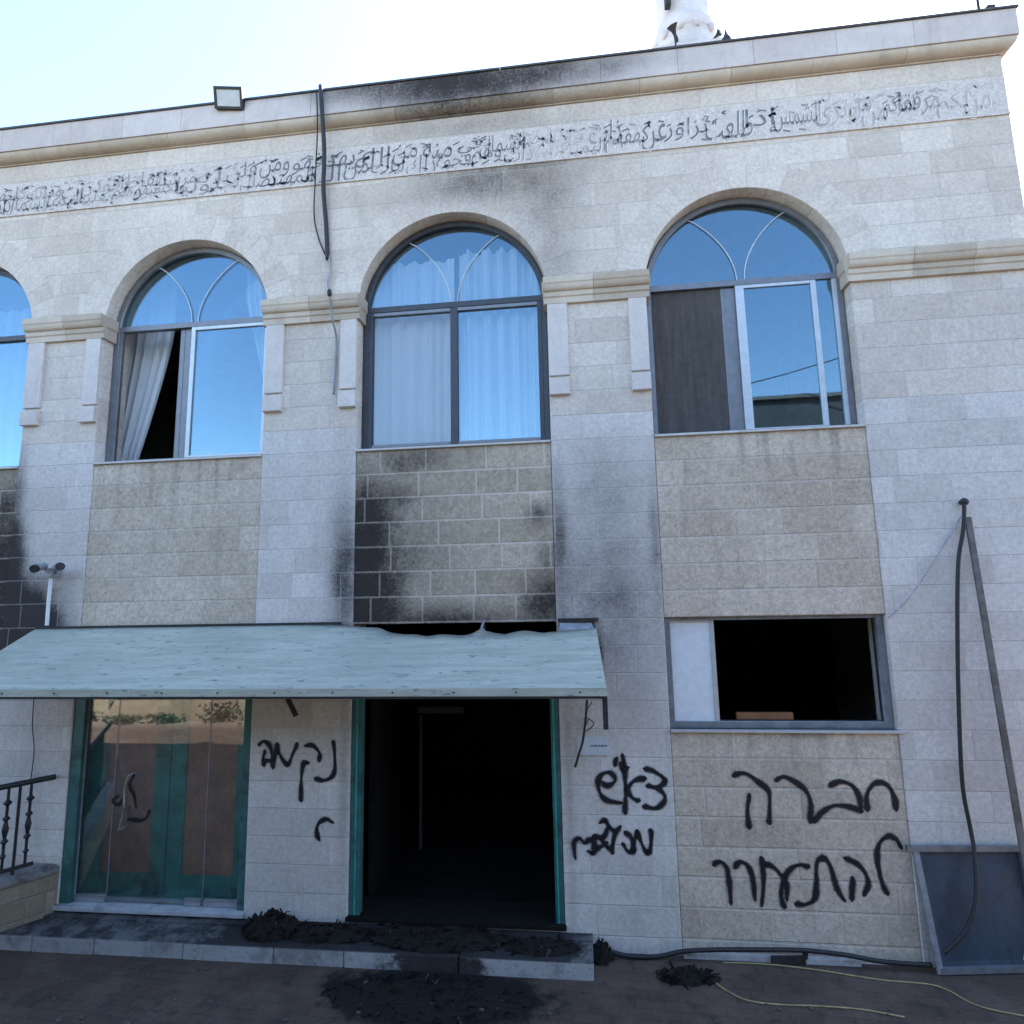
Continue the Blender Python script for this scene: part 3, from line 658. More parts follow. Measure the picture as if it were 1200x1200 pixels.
obj('handle', bm, M['steel'], df)
hp2 = [p + Vector((.05, .06, .02)) for p in hp]

# burnt doorway
b = bays[2]; x0, x1 = b
dfr = bpy.data.objects.new('door_frame', None); C.objects.link(dfr); dfr.parent = mosque
for a, c in ((x0+.003, x0+.095), (x1-.075, x1-.003)): bm = B(); box(bm, a, c, .012, .09, FLOOR+.035, 2.46, .003); obj('jamb', bm, M['teal_pale'], dfr)
dfr['label'] = 'teal frame of the burnt out doorway'
bm = B(); box(bm, x0-.01, x1+.01, -.03, .34, FLOOR+.0015, FLOOR+.034, .005); obj('threshold', bm, M['ash'], dfr)
for a in (x0+.055, x1-.05): bm = B(); box(bm, a-.006, a+.006, .004, .0118, FLOOR+.04, 2.45); obj('frame_bead', bm, M['teal'], dfr)
# charred leaf swung inwards and bits of a burnt inner frame
bm = B(); box(bm, at(424, 950, .5).x+.1, at(424, 950, .5).x+.15, .4, 1.2, FLOOR+.01, 2.35, .004); obj('charred_leaf', bm, M['burntwood'], dfr)
bm = B(); px = at(493, 900, .55).x; box(bm, px-.012, px+.012, .54, .57, at(493, 995, .55).z, at(493, 838, .55).z); box(bm, px-.02, px+.42, .5, .53, at(500, 836, .5).z, at(500, 829, .5).z)
obj('charred_frame', bm, M['palemetal'] if False else simple('scorched_metal', (.012, .011, .010), .8, .1, .4), dfr)

# ------------------------------------------------------------------ graffiti (paint on the wall)
def ribbon(bm, pts, hw, y, uvl):
    pts = smooth_pts(pts, 7); n = len(pts); L = []; R_ = []; ph = random.uniform(0, 9)
    # round ends
    t0 = (pts[1]-pts[0]).normalized(); t1 = (pts[-1]-pts[-2]).normalized()
    pts = [pts[0]-t0*hw*.8] + pts + [pts[-1]+t1*hw*.8]
    for i, p in enumerate(pts):
        t = (pts[min(i+1, len(pts)-1)] - pts[max(i-1, 0)]).normalized(); nn = Vector((-t.z, 0, t.x))
        k = hw*1.15*(1 + .26*math.sin(i*.35+ph)); e = min(i, len(pts)-1-i)
        if e == 0: k *= .35
        elif e == 1: k *= .9
        L.append(bm.verts.new((p.x+nn.x*k, y, p.z+nn.z*k))); R_.append(bm.verts.new((p.x-nn.x*k, y, p.z-nn.z*k)))
    for i in range(len(pts)-1):
        f = bm.faces.new((L[i], L[i+1], R_[i+1], R_[i]))
        for lp, uvc in zip(f.loops, ((i, 1), (i+1, 1), (i+1, 0), (i, 0))): lp[uvl].uv = uvc
def graffiti(label, strokes, ox, oy, sc, hw, y):
    bm = B(); uvl = bm.loops.layers.uv.new('UVMap')
    for i, s in enumerate(strokes):
        pts = [at(ox + cx/sc, oy + cy/sc, y) for cx, cy in s]
        ribbon(bm, pts, hw, y - .0006*i, uvl)
    o = obj('graffiti', bm, M['spray'], mosque); o['label'] = label; return o
g1 = [[(738,195),(750,330),(745,430),(710,480),(650,498),(600,480)], [(520,225),(570,222),(615,260),(632,300),(625,340)], [(540,360),(505,365),(490,450),(485,550),(485,650)],
      [(455,215),(420,290),(385,370),(345,340),(310,270),(300,215)], [(300,215),(285,300),(265,395)], [(160,215),(195,190),(235,215),(255,270),(262,330),(268,390)], [(205,270),(190,330),(195,375)], [(195,345),(238,340)]]
graffiti('black sprayed Hebrew word between the two doorways', g1, 280, 840, 6.664, .023, -.003)
graffiti('small black sprayed hook between the two doorways', [[(730,825),(690,800),(640,815),(610,860),(610,920),(625,960)]], 280, 840, 6.664, .023, -.003)
g2 = [[(800,305),(880,335),(960,390),(965,430),(900,470),(820,455)], [(900,470),(960,530),(965,590),(920,640),(860,655),(790,635)], [(598,190),(615,300),(620,400),(625,550),(618,690)],
      [(790,395),(720,400),(660,450),(645,500),(680,560),(735,585)], [(545,222),(528,268)], [(585,262),(600,310),(640,300)], [(420,425),(460,455),(515,430),(530,390),(490,340),(430,345),(385,400),(385,480),(420,550),(480,590),(580,605)]]
graffiti('black sprayed Hebrew letters right of the burnt doorway', g2, 650, 860, 7.5, .026, -.003)
g3 = [[(845,850),(848,940),(835,1030),(800,1030),(760,950),(725,860)], [(725,860),(700,940),(690,1030)], [(625,865),(665,900),(682,960),(690,1030),(640,1030),(605,970)], [(575,820),(535,870),(515,950),(505,1040)], [(400,775),(440,760),(470,800),(515,850)],
      [(470,800),(450,870),(420,930),(460,990),(495,1005)], [(345,900),(420,910)], [(455,960),(415,985),(375,1005)], [(180,1085),(170,960),(215,915),(262,955),(300,930),(345,930)], [(345,930),(342,1040),(300,1030)]]
graffiti('smaller black scrawl under the letters right of the burnt doorway', g3, 650, 860, 7.5, .024, -.003)
g4 = [[(905,315),(905,240),(935,185),(980,170),(1025,195),(1055,255),(1060,315)], [(705,185),(760,165),(820,185),(860,240),(872,325)], [(872,325),(800,300),(730,295),(670,325),(620,380)], [(415,155),(460,140),(530,175),(580,225),(600,290),(597,380)],
      [(185,130),(240,120),(310,160),(370,215),(378,290),(375,385)], [(268,240),(258,320),(265,410)]]
graffiti('black sprayed Hebrew word on the tan panel, upper line', g4, 820, 880, 4.615, .025, .007)
g5 = [[(1088,520),(1060,475),(1020,462),(980,490),(960,550),(968,640),(990,720),(1012,770)], [(790,580),(850,610),(895,660),(912,720),(890,775)], [(828,690),(822,800)], [(780,805),(745,750),(715,650),(690,595),(660,580),(632,610),(632,720),(620,800),(570,830),(525,825)],
      [(585,625),(540,615),(490,640),(455,690),(440,770),(455,840)], [(360,610),(400,630),(450,685),(470,740),(470,800)], [(335,580),(345,700),(335,830)], [(190,625),(220,600),(260,620),(285,680),(298,800)], [(78,610),(110,598),(145,630),(160,720),(168,820)]]
graffiti('black sprayed Hebrew word on the tan panel, lower line', g5, 820, 880, 4.615, .025, .007)
g6 = [[(415,400),(395,415),(415,430),(430,410)], [(470,325),(455,360),(470,395),(478,440)], [(525,450),(515,475),(490,485),(450,480)]]
g6 = graffiti('faint dark scribble on the glass door', g6, 0, 800, 3.0, .017, .052)

# ------------------------------------------------------------------ awning
aw = thing('awning', 'weathered pale teal sheet awning over both doorways, burnt away along the wall at right', 'awning', (-2.5, 0, 2.57))
AX0, AX1, AD, AZT, AZB = -5.145, .09, .85, 2.585, 2.135
top_prof = [(-5.145, 0), (-2.30, 0), (-2.12, .03), (-1.92, .07), (-1.76, .09), (-1.62, .19), (-1.52, .235), (-1.0, .225), (-.90, .19), (-.865, .12), (-.83, .20), (-.76, .225), (-.3, .215), (.10, .16)]
def tp(x):
    for (a, ta), (b_, tb) in zip(top_prof, top_prof[1:]):
        if a <= x <= b_: return ta + (tb-ta)*(x-a)/(b_-a)
    return top_prof[-1][1]
bm = B(); nx, nt = 160, 12; up = []; 
for th in (0, .006):
    g = []
    for i in range(nx+1):
        x = AX0 + (AX1-AX0)*i/nx; t0 = tp(x) + (.012*mnoise.noise(Vector((x*9, 0, 0))) if x > -2.4 else 0); col = []
        for j in range(nt+1):
            t = t0 + (1-t0)*j/nt
            sag = .010*math.sin(x*2.1+1)*math.sin(t*3.1) + .006*mnoise.noise(Vector((x*1.3, t*2, 3)))
            curl = .05*max(0, 1-j/2.2)*(1 if -1.75 < x < -.2 else 0)*abs(mnoise.noise(Vector((x*3, 1, 7))))
            xx = x + .05*t*(i/nx)
            col.append(bm.verts.new((xx, -.012 - AD*t, AZT + (AZB-AZT)*t + sag - th + curl)))
        g.append(col)
    up.append(g)
for k, g in enumerate(up):
    for i in range(nx):
        for j in range(nt):
            q = (g[i][j], g[i+1][j], g[i+1][j+1], g[i][j+1]); bm.faces.new(q if k else q[::-1])
for i in range(nx):
    for j in (0, nt): bm.faces.new((up[0][i][j], up[0][i+1][j], up[1][i+1][j], up[1][i][j]))
for i in (0, nx):
    for j in range(nt): bm.faces.new((up[0][i][j], up[0][i][j+1], up[1][i][j+1], up[1][i][j]))
obj('sheet', bm, M['awning'], aw, True)
bm = B(); box(bm, AX0-.01, AX1+.06, -AD-.020, -AD-.0142, AZB-.046, AZB+.012, .002); obj('front_strip', bm, M['awning'], aw)
bm = B(); box(bm, AX0, AX1+.05, -AD-.0135, -AD+.02, AZB-.064, AZB-.03); obj('front_rail', bm, M['dark_metal'], aw)
for k in range(12):
    bm = B(); x = AX0+.15+k*.45; bmesh.ops.create_uvsphere(bm, u_segments=8, v_segments=6, radius=.007, matrix=Matrix.Translation((x, -AD-.022, AZB-.018))); obj('rivet', bm, M['dark_metal'], aw)
for x in (-4.9, -3.35, -2.4, -.865, .07):
    bm = B(); beam(bm, (x, .0, AZT-.035), (x+.03, -AD+.01, AZB-.03), .03, .03); beam(bm, (x, -.012, 2.28), (x+.015, -.55, AZB+.13), .022, .022); beam(bm, (x, -.014, 2.2), (x, -.014, AZT-.02), .03, .02)
    obj('bracket', bm, M['dark_metal'], aw)
bm = B(); beam(bm, at(347, 839, -.3), at(331, 806, -.3), .03, .03); obj('bracket', bm, M['dark_metal'], aw)
bm = B(); beam(bm, (.125, -AD+.02, AZB-.05), (.125, -AD+.03, 1.86), .035, .035); obj('end_post', bm, M['dark_metal'], aw)
for a, c in ((AX0, -2.15), (-.22, AX1+.03)): bm = B(); box(bm, a, c, -.032, -.003, AZT-.015, AZT+.012); obj('wall_rail', bm, M['dark_metal'], aw)
bm = B()
pts = [(-.2, .04), (-.05, .05), (.06, .045), (.085, .15), (-.21, .16)]
vs0 = [bm.verts.new((x, -.02-AD*t, AZT-.006+(AZB-AZT)*t)) for x, t in pts]; vs1 = [bm.verts.new((x, -.02-AD*t, AZT-.014+(AZB-AZT)*t)) for x, t in pts]
bm.faces.new(vs0); bm.faces.new(vs1[::-1])
for i in range(5): bm.faces.new((vs0[i], vs1[i], vs1[(i+1) % 5], vs0[(i+1) % 5]))
obj('sheet_remnant', bm, M['palemetal'], aw)
bm = B(); tube(bm, [(-.87, -.10, AZT-.06), (-.866, -.06, AZT-.035), (-.862, -.02, AZT-.005), (-.858, .0, AZT+.01)], lambda t: .012-.004*t, 6); obj('melted_strip', bm, M['palemetal'], aw)

for ch in aw.children: ch.matrix_parent_inverse = Matrix.Translation(-Vector(aw.location))

# ------------------------------------------------------------------ step, low wall and railing
bm = B(); xx = -9.0; 
while xx < -.03:
    L = random.uniform(.55, .95); e = min(xx+L, -.02)
    if -.02-e < .3: e = -.02
    box(bm, xx+.002, e-.002, -.365+random.uniform(-.006, .006), -.10, -.05, FLOOR-.030+random.uniform(-.004, .004), .014); xx = e
xx = -9.0
box(bm, -9, -.022, -.0985, -.0008, -.05, FLOOR-.018, .003)
struct(obj('entrance_step', bm, M['platform']))
d = Vector((-.55, -.835, 0)).normalized(); nrm = Vector((-d.y, d.x, 0))
def wall_prism(bm, p0, L, w_, z0, z1, bev=.01):
    p0 = Vector(p0); q = [p0, p0+d*L, p0+d*L-nrm*w_, p0-nrm*w_]
    v = [bm.verts.new((a.x, a.y, z)) for z in (z0, z1) for a in q]
    fs = [bm.faces.new([v[i] for i in f]) for f in ((0,1,2,3),(7,6,5,4),(0,4,5,1),(1,5,6,2),(2,6,7,3),(3,7,4,0))]
    bmesh.ops.bevel(bm, geom=list({e for f in fs for e in f.edges}), offset=bev, segments=2, affect='EDGES')
p0 = Vector((-4.70, -.035, 0))
lwall = thing('low_wall', 'low tan stone wall with worn grey cap beside the step at the left edge', 'wall', p0)
def local(o, par): o.parent = par; o.matrix_parent_inverse = Matrix.Translation(-Vector(par.location)); return o
bm = B(); wall_prism(bm, p0, 2.6, .24, .08, .455); local(obj('wall_body', bm, M['lowwall']), lwall)
bm = B(); wall_prism(bm, p0 + nrm*.02 + d*-.01, 2.6, .28, .457, .515, .014); local(obj('cap', bm, M['lowcap']), lwall)
r0 = p0 - nrm*.10 + d*.22
rail = thing('iron_railing', 'black wrought iron railing with twisted balusters on the low stone wall', 'railing', r0)
bm = B(); tube(bm, [r0 + d*t + Vector((0, 0, 1.255)) for t in (-.17, .5, 1.2, 2.3)], .024, 10); local(obj('top_rail', bm, M['iron']), rail)
bm = B(); beam(bm, r0 + d*-.06 + Vector((0, 0, .562)), r0 + d*2.3 + Vector((0, 0, .562)), .03, .02); local(obj('bottom_rail', bm, M['iron']), rail)
for k in range(24):
    t = .0 + k*.078; c = r0 + d*t; bm = B()
    if k % 2 == 0:
        prof = [(.011, .575), (.011, .66), (.024, .68), (.011, .70), (.012, .78), (.030, .80), (.012, .825), (.026, .90), (.012, .965), (.030, .985), (.012, 1.01), (.012, 1.09), (.034, 1.115), (.012, 1.14), (.011, 1.238)]
        lathe(bm, prof, c.x, c.y, 10)
    else: tube(bm, [c + Vector((0, 0, .575)), c + Vector((0, 0, .9)), c + Vector((0, 0, 1.238))], .012, 8)
    local(obj('baluster', bm, M['iron']), rail)
for t in (0.08, 1.2, 2.2): bm = B(); tube(bm, [r0 + d*t + Vector((0, 0, .51)), r0 + d*t + Vector((0, 0, .56))], .013, 8); local(obj('rail_foot', bm, M['iron']), rail)

# ------------------------------------------------------------------ roof things
mx, my = 1.74, 2.6
mn = thing('minaret', 'pale round stone minaret rising from the roof behind the parapet', 'minaret', (mx, my, 7.48))
bm = B(); box(bm, mx-.5, mx+.5, my-.5, my+.5, 7.48, 10.15, .02); local(obj('pedestal', bm, M['minaret']), mn)
bm = B(); lathe(bm, [(.45, 10.15), (.45, 10.32), (.43, 10.36), (.43, 10.50)] + [(.40+.035*math.cos(t), 10.62+.12*math.sin(t)) for t in [k*.3-1.5 for k in range(11)]] + [(.375, 10.80), (.365, 10.9), (.36, 15.2), (.36, 15.3)], mx, my, 40)
local(obj('shaft', bm, M['minaret'], None, False), mn)
bm = B(); lathe(bm, [(.38, 15.3), (.75, 15.6), (.75, 16.5), (.4, 16.6), (.4, 18), (.02, 19.5)], mx, my, 32); local(obj('balcony', bm, M['minaret']), mn)
for k in range(12):
    bm = B(); a = k*math.pi/6 + .2; c = Vector((mx+.445*math.cos(a), my+.445*math.sin(a), 10.5)); bmesh.ops.create_uvsphere(bm, u_segments=8, v_segments=6, radius=.05, matrix=Matrix.Translation(c) @ Matrix.Diagonal((1, 1, 1.2, 1))); local(obj('carved_leaf', bm, M['minaret'], None, True), mn)
def horn(label, p, dirv, s):
    t = thing('loudspeaker', label, 'loudspeaker', p, 'loudspeakers at the foot of the minaret')
    q = Vector(dirv).to_track_quat('Z', 'Y').to_matrix().to_4x4()
    bm = B(); lathe(bm, [(.03*s, -.16*s), (.05*s, -.1*s), (.035*s, 0), (.06*s, .1*s), (.13*s, .2*s), (.135*s, .205*s)], 0, 0, 16); bm.transform(Matrix.Translation(p) @ q); local(obj('horn', bm, M['dark_metal'], None, True), t)
    bm = B(); tube(bm, [Vector(p) - Vector((0, 0, .3*s)), Vector(p)], .02*s, 6); local(obj('stand', bm, M['dark_metal']), t)
horn('dark horn loudspeaker at the left foot of the minaret', at(791, 41, my-.62), (-.5, -.6, 1.2), .55)
horn('dark horn loudspeaker at the right foot of the minaret', at(838, 44, my-.45), (.7, -1, .1), .38)
fp = at(851, 46, 1.0); bm = B(); lathe(bm, [(.05, fp.z-.9), (.05, fp.z-.06), (.055, fp.z-.05), (.05, fp.z), (.02, fp.z+.06), (.006, fp.z+.12)], fp.x, fp.y, 12)
tag(obj('roof_vent', bm, M['dark_metal']), 'small dark pointed vent on the roof right of the minaret', 'vent')
fp = at(783, 3, my-.36); bm = B(); box(bm, fp.x-.05, fp.x+.03, fp.y-.06, fp.y+.04, fp.z-.08, fp.z+.2, .01); tag(obj('junction_box', bm, M['dark_metal']), 'small dark box fixed high on the minaret shaft', 'box')
fp = at(1152, 16, -.02)
rl_ = thing('roof_lamp', 'small dark lamp on a thin pole at the right corner of the parapet', 'lamp', (fp.x, .02, 7.88))
bm = B(); tube(bm, [(fp.x, .02, 7.88), (fp.x, .02, 8.3)], .012, 6); local(obj('pole', bm, M['dark_metal']), rl_)
bm = B(); box(bm, fp.x-.01, fp.x+.13, -.06, .06, 7.885, 7.945, .015); box(bm, fp.x+.03, fp.x+.10, -.04, .04, 7.946, 7.99, .01); local(obj('lamp_head', bm, M['dark_metal']), rl_)

# floodlight on the parapet
fc = at(268, 115, -.16); fl = thing('floodlight', 'square floodlight with black frame and pale lens on the parapet at left', 'floodlight', fc)
Rm = Matrix.Translation(fc) @ Matrix.Rotation(rad(24), 4, 'X') @ Matrix.Rotation(rad(7), 4, 'Y')
def tb(bm): bm.transform(Rm); return bm
bm = B(); box(bm, -.15, .15, .0, .05, -.10, .10, .008); local(obj('housing', tb(bm), M['iron']), fl)
bm = B()
o4 = [[bm.verts.new((sx*hx, y, sz*hz)) for sx, sz in ((-1,-1),(1,-1),(1,1),(-1,1))] for hx, hz, y in ((.15,.10,-.0005),(.15,.10,-.014),(.125,.076,-.014),(.125,.076,-.0005))]
for i in range(4):
    for k in range(4): bm.faces.new((o4[i][k], o4[i][(k+1)%4], o4[(i+1)%4][(k+1)%4], o4[(i+1)%4][k]))
local(obj('bezel', tb(bm), M['iron']), fl)
bm = B(); box(bm, -.1245, .1245, -.006, -.001, -.0755, .0755); local(obj('lens', tb(bm), M['lamp']), fl)
bm = B(); beam(bm, fc + Vector((-.13, .05, 0)), fc + Vector((-.13, .2, -.07)), .02, .02); beam(bm, fc + Vector((.13, .05, 0)), fc + Vector((.13, .2, -.07)), .02, .02); beam(bm, fc + Vector((-.14, .2, -.075)), fc + Vector((.14, .2, -.075)), .02, .02)
local(obj('bracket', bm, M['iron']), fl)

# ------------------------------------------------------------------ cables on the facade
def cable(name, label, cat, pts, r, mat, group=None, sub=6):
    bm = B(); tube(bm, smooth_pts(pts, sub), r, 8); return tag(obj(name, bm, mat, None, True), label, cat, group)
def fp_(l, y): return [at(u, v, y if not isinstance(y, list) else y[i]) for i, (u, v) in enumerate(l)]
pts = [Vector((at(375, 103, -.13).x, .1, 7.90)), Vector((at(375, 103, -.13).x, -.10, 7.905))] + fp_([(376, 106), (378, 140), (380, 180), (379, 220), (382, 262), (384, 304)], [-.15, -.15, -.10, -.05, -.03, -.03])
cable('hanging_cable', 'thick black cable hanging from the parapet past the carved writing', 'cable', pts, .021, M['rubber'])
cable('hanging_cable', 'thin dark cable looping beside the thick black one', 'cable', fp_([(371, 108), (372, 150), (370, 200), (368, 250), (373, 278), (381, 298)], [-.14, -.12, -.06, -.03, -.02, -.02]), .007, M['dark_metal'])
cable('wire', 'frayed pale wire below the thick hanging cable', 'wire', fp_([(385, 300), (387, 316), (384, 330), (387, 345)], -.03), .012, M['whitewire'])
bm = B(); c = at(386, 343, -.10); bmesh.ops.create_icosphere(bm, subdivisions=2, radius=.022, matrix=Matrix.Translation(c) @ Matrix.Diagonal((1, 1, 1.8, 1))); tag(obj('cable_joint', bm, M['rubber']), 'small black taped joint on the wire at the moulding', 'joint')
cable('conduit', 'thin grey conduit running down the pier beside the middle window', 'conduit', fp_([(387, 350), (389, 372), (394, 395), (393, 430), (391, 462)], [-.11, -.10, -.03, -.02, -.02]), .010, M['greymetal'])

# security cameras on a white pole
sp_ = thing('camera_pole', 'thin white pole on the left pier carrying two cameras', 'pole', at(55, 728, -.06))
bm = B(); tube(bm, fp_([(55, 733), (57, 705), (60, 676)], -.06), .016, 8); local(obj('tube', bm, M['white']), sp_)
bm = B(); c = at(61, 672, -.07); box(bm, c.x-.04, c.x+.04, -.10, -.02, c.z-.04, c.z+.05, .01); local(obj('junction_box', bm, M['palemetal']), sp_)
bm = B(); tube(bm, [at(58, 690, -.06) + Vector((0, .0, 0)), at(58, 690, 0)], .012, 6); local(obj('wall_clip', bm, M['white']), sp_)
def seccam(label, p, q, dark):
    p, q = Vector(p), Vector(q); t = thing('security_camera', label, 'camera', p, 'security cameras on the white pole')
    ax = (q-p); bm = B(); tube(bm, [p, p.lerp(q, .5), q], .034, 14); local(obj('body', bm, M['palemetal']), t)
    bm = B(); tube(bm, [q, q + ax.normalized()*.03], .038, 14); local(obj('lens_hood', bm, M['rubber']), t)
    bm = B(); tube(bm, [p, p + Vector((0, .02, -.05)), Vector((at(61, 672, -.05).x, -.05, at(61, 668, -.05).z))], .010, 6); local(obj('arm', bm, M['palemetal']), t)
seccam('small camera on the white pole pointing left', at(52, 663, -.10), at(42, 666, -.20), 0)
seccam('small camera on the white pole with dark end pointing right', at(66, 665, -.10), at(70, 664, -.22), 1)

# plaque, wires at the awning end
c0, c1 = at(676, 864, -.006), at(714, 885, -.006)
pl = thing('wall_notice', 'small pale paper notice stuck above the graffiti right of the burnt doorway', 'notice', (c0.x, 0, c1.z))
bm = B(); box(bm, c0.x, c1.x, -.008, -.002, c1.z, c0.z); local(obj('sheet', bm, M['paper']), pl)
bm = B()
for i in range(5):
    a = at(692+i*4.2, 874, -.01); box(bm, a.x, a.x+.022, -.0105, -.0085, a.z-.004-.003*(i % 2), a.z+.006)
local(obj('lettering', bm, M['ink']), pl)
cable('wire', 'burnt black wire dangling below the right end of the awning', 'wire', fp_([(688, 820), (686, 845), (683, 868), (678, 885), (674, 899)], -.06), .010, M['rubber'])
cable('wire', 'thin twisted wire tangled under the right end of the awning', 'wire', fp_([(694, 822), (686, 838), (696, 848), (684, 858), (690, 842)], -.05), .004, M['dark_metal'])

cable('wire', 'thin grey wire hanging down the left wall above the railing', 'wire', fp_([(40, 815), (38, 850), (40, 880), (36, 914)], -.02), .004, M['dark_metal'])
# right side: spike, black cable, leaning conduit, sagging wire, framed sheet
bm = B(); c = at(1130, 588, -.05); tube(bm, [c + Vector((0, .06, 0)), c], .018, 8); bmesh.ops.create_icosphere(bm, subdivisions=2, radius=.032, matrix=Matrix.Translation(c)); tag(obj('wall_hook', bm, M['rubber']), 'black hook in the right wall from which the cable hangs', 'hook')
cable('hanging_cable', 'long black cable hanging from a hook down the right wall', 'cable', fp_([(1130, 590), (1129, 620), (1123, 660), (1122, 740), (1124, 840), (1128, 920), (1137, 970)], -.06) + fp_([(1142, 1000), (1144, 1050), (1132, 1090), (1106, 1117)], [-.10, -.18, -.22, -.24]), .015, M['rubber'])
p, q = at(1134, 606, -.05), at(1197, 985, -.13)
bm = B(); beam(bm, p, q + (q-p)*.12, .044, .02); tag(obj('metal_strip', bm, M['strip']), 'long grey metal strip leaning against the right wall', 'strip')
cable('wire', 'thin pale wire sagging from the hook to the low window corner', 'wire', fp_([(1127, 604), (1105, 640), (1080, 680), (1060, 706), (1041, 724)], -.03), .006, M['whitewire'])
fr = thing('framed_sheet', 'grey metal frame with dusty blue sheet leaning at the lower right', 'screen', (2.8, -.1, 0))
A, Bt, Cc, Dd = at(1069, 993, -.05), Vector((2.44, -.16, .015)), at(1196, 993, -.05), None
tlft, blft = at(1072, 994, -.045), gnd(1102, 1141, .01)
trt = at(1196, 994, -.045); brt = gnd(1222, 1138, .01)
def bar(name, p, q, wd, mat, dpt=.03): bm = B(); beam(bm, p, q, wd, dpt); local(obj(name, bm, mat), fr)
bar('frame_post', tlft, blft, .04, M['palemetal']); bar('frame_post', trt, brt, .04, M['greymetal'])
ax = (trt-tlft).normalized()
bar('frame_rail', tlft + ax*-.06, trt + ax*.03, .038, M['greymetal'], .034); bar('frame_rail', blft + Vector((-.0, 0, .02)), brt + Vector((0, 0, .02)), .04, M['greymetal'], .034)
bm = B(); off = Vector((0, .012, 0)); vsq = [tlft+off+Vector((.02, 0, -.02)), trt+off+Vector((-.02, 0, -.02)), brt+off+Vector((-.02, 0, .04)), blft+off+Vector((.02, 0, .04))]
n_ = (vsq[1]-vsq[0]).cross(vsq[3]-vsq[0]).normalized()*.004
f0 = [bm.verts.new(v) for v in vsq]; f1 = [bm.verts.new(v+n_) for v in vsq]; bm.faces.new(f0); bm.faces.new(f1[::-1])
for i in range(4): bm.faces.new((f0[i], f1[i], f1[(i+1) % 4], f0[(i+1) % 4]))
local(obj('sheet', bm, M['bluepanel']), fr)

# ------------------------------------------------------------------ things on the ground
def gp(l, z): return [gnd(u, v, z) for u, v in l]
cable('ground_hose', 'black hose lying along the foot of the right wall', 'hose', fp_([(699, 1104), (712, 1113), (735, 1120), (770, 1121), (800, 1115), (840, 1113), (900, 1113), (945, 1114), (990, 1119), (1035, 1127), (1092, 1131)], -.075), .017, M['rubber'])
cable('yellow_cable', 'thin yellow cable curving from the small dark heap across the paving', 'cable', gp([(838, 1151), (850, 1160), (875, 1172), (910, 1177), (960, 1179), (1010, 1183), (1060, 1192)], .006), .0055, M['yellow'])
cable('yellow_cable', 'longer yellow cable running along the paving to the right edge', 'cable', gp([(848, 1128), (900, 1130), (960, 1137), (1030, 1148), (1085, 1153), (1110, 1160), (1150, 1180), (1230, 1196)], .006), .0055, M['yellow'])
bm = B(); a, c = gnd(800, 1121, 0), gnd(1005, 1127, 0); box(bm, a.x, c.x, -.045, -.002, 0, .045, .008); tag(obj('kerb_strip', bm, M['marble']), 'pale stone strip along the foot of the tan panel', 'kerb')
bm = B(); a = gnd(925, 1126, .03); beam(bm, a + Vector((-.13, 0, .0)), a + Vector((.12, .02, 0)), .05, .03); beam(bm, a + Vector((.12, .02, .01)), a + Vector((.13, .03, .05)), .03, .03); tag(obj('broken_bracket', bm, M['dark_metal']), 'bent dark metal bracket on the pale stone strip', 'bracket')

def heap(name, label, c, rx, ry, h, n, seed, shard=.09):
    r = random.Random(seed); bm = B()
    # ragged mound
    N = 26; g = []
    for i in range(N+1):
        row = []
        for j in range(N+1):
            u_, v_ = i/N*2-1, j/N*2-1; rr = math.hypot(u_, v_)
            rr *= 1 + .45*mnoise.noise(Vector((math.cos(math.atan2(v_, u_))*1.7+seed, math.sin(math.atan2(v_, u_))*1.7, seed))); z = h*max(0, 1-rr*rr)*(.65+.9*abs(mnoise.noise(Vector((u_*3+seed, v_*3, seed))))) + .012*mnoise.noise(Vector((u_*9, v_*9, seed)))
            row.append(bm.verts.new((c.x+u_*rx, c.y+v_*ry, c.z + max(z, -.004) if rr < 1 else c.z-.006)))
        g.append(row)
    for i in range(N):
        for j in range(N):
            if math.hypot((i+.5)/N*2-1, (j+.5)/N*2-1) < .97: bm.faces.new((g[i][j], g[i+1][j], g[i+1][j+1], g[i][j+1]))
    bmesh.ops.delete(bm, geom=[v for v in bm.verts if not v.link_faces], context='VERTS')
    for k in range(n):
        a = r.uniform(0, 6.28); q = math.sqrt(r.random()); px, py = c.x+rx*q*math.cos(a), c.y+ry*q*math.sin(a); pz = c.z + h*(1-q*q)*r.uniform(.3, 1.0)
        dv = Vector((r.uniform(-1, 1), r.uniform(-1, 1), r.uniform(-.3, .6))).normalized(); L = shard*r.uniform(.4, 1.4)
        if r.random() < .45: beam(bm, Vector((px, py, pz))-dv*L/2, Vector((px, py, pz))+dv*L/2, r.uniform(.006, .02), r.uniform(.004, .015))
        else:
            m0 = Vector((px, py, pz)); tube(bm, [m0-dv*L/2, m0+Vector((r.uniform(-.02, .02), r.uniform(-.02, .02), .02)), m0+dv*L/2], .004, 5)
    return tag(obj(name, bm, M['ash']), label, 'debris', 'heaps of burnt debris at the entrance')
TREAD = FLOOR-.022
c = gnd(322, 1086, TREAD); c.y = -.17
heap('debris_heap', 'black burnt heap on the step below the graffiti between the doors', c, .24, .15, .16, 130, 1)
c = gnd(385, 1090, TREAD); c.y = -.16
heap('debris_heap', 'low spread of char on the step left of the burnt doorway', c, .40, .15, .03, 70, 2)
heap('debris_heap', 'char and ash spilling over the burnt threshold', Vector((-1.25, -.13, TREAD)), .62, .22, .035, 110, 3)
heap('debris_heap', 'wide black ash patch on the paving before the burnt doorway', Vector((-1.2, -.66, 0)), .74, .26, .016, 150, 4, .06)
heap('debris_heap', 'thin ash scatter on the right end of the step', Vector((-.42, -.2, TREAD)), .30, .13, .016, 40, 5, .06)
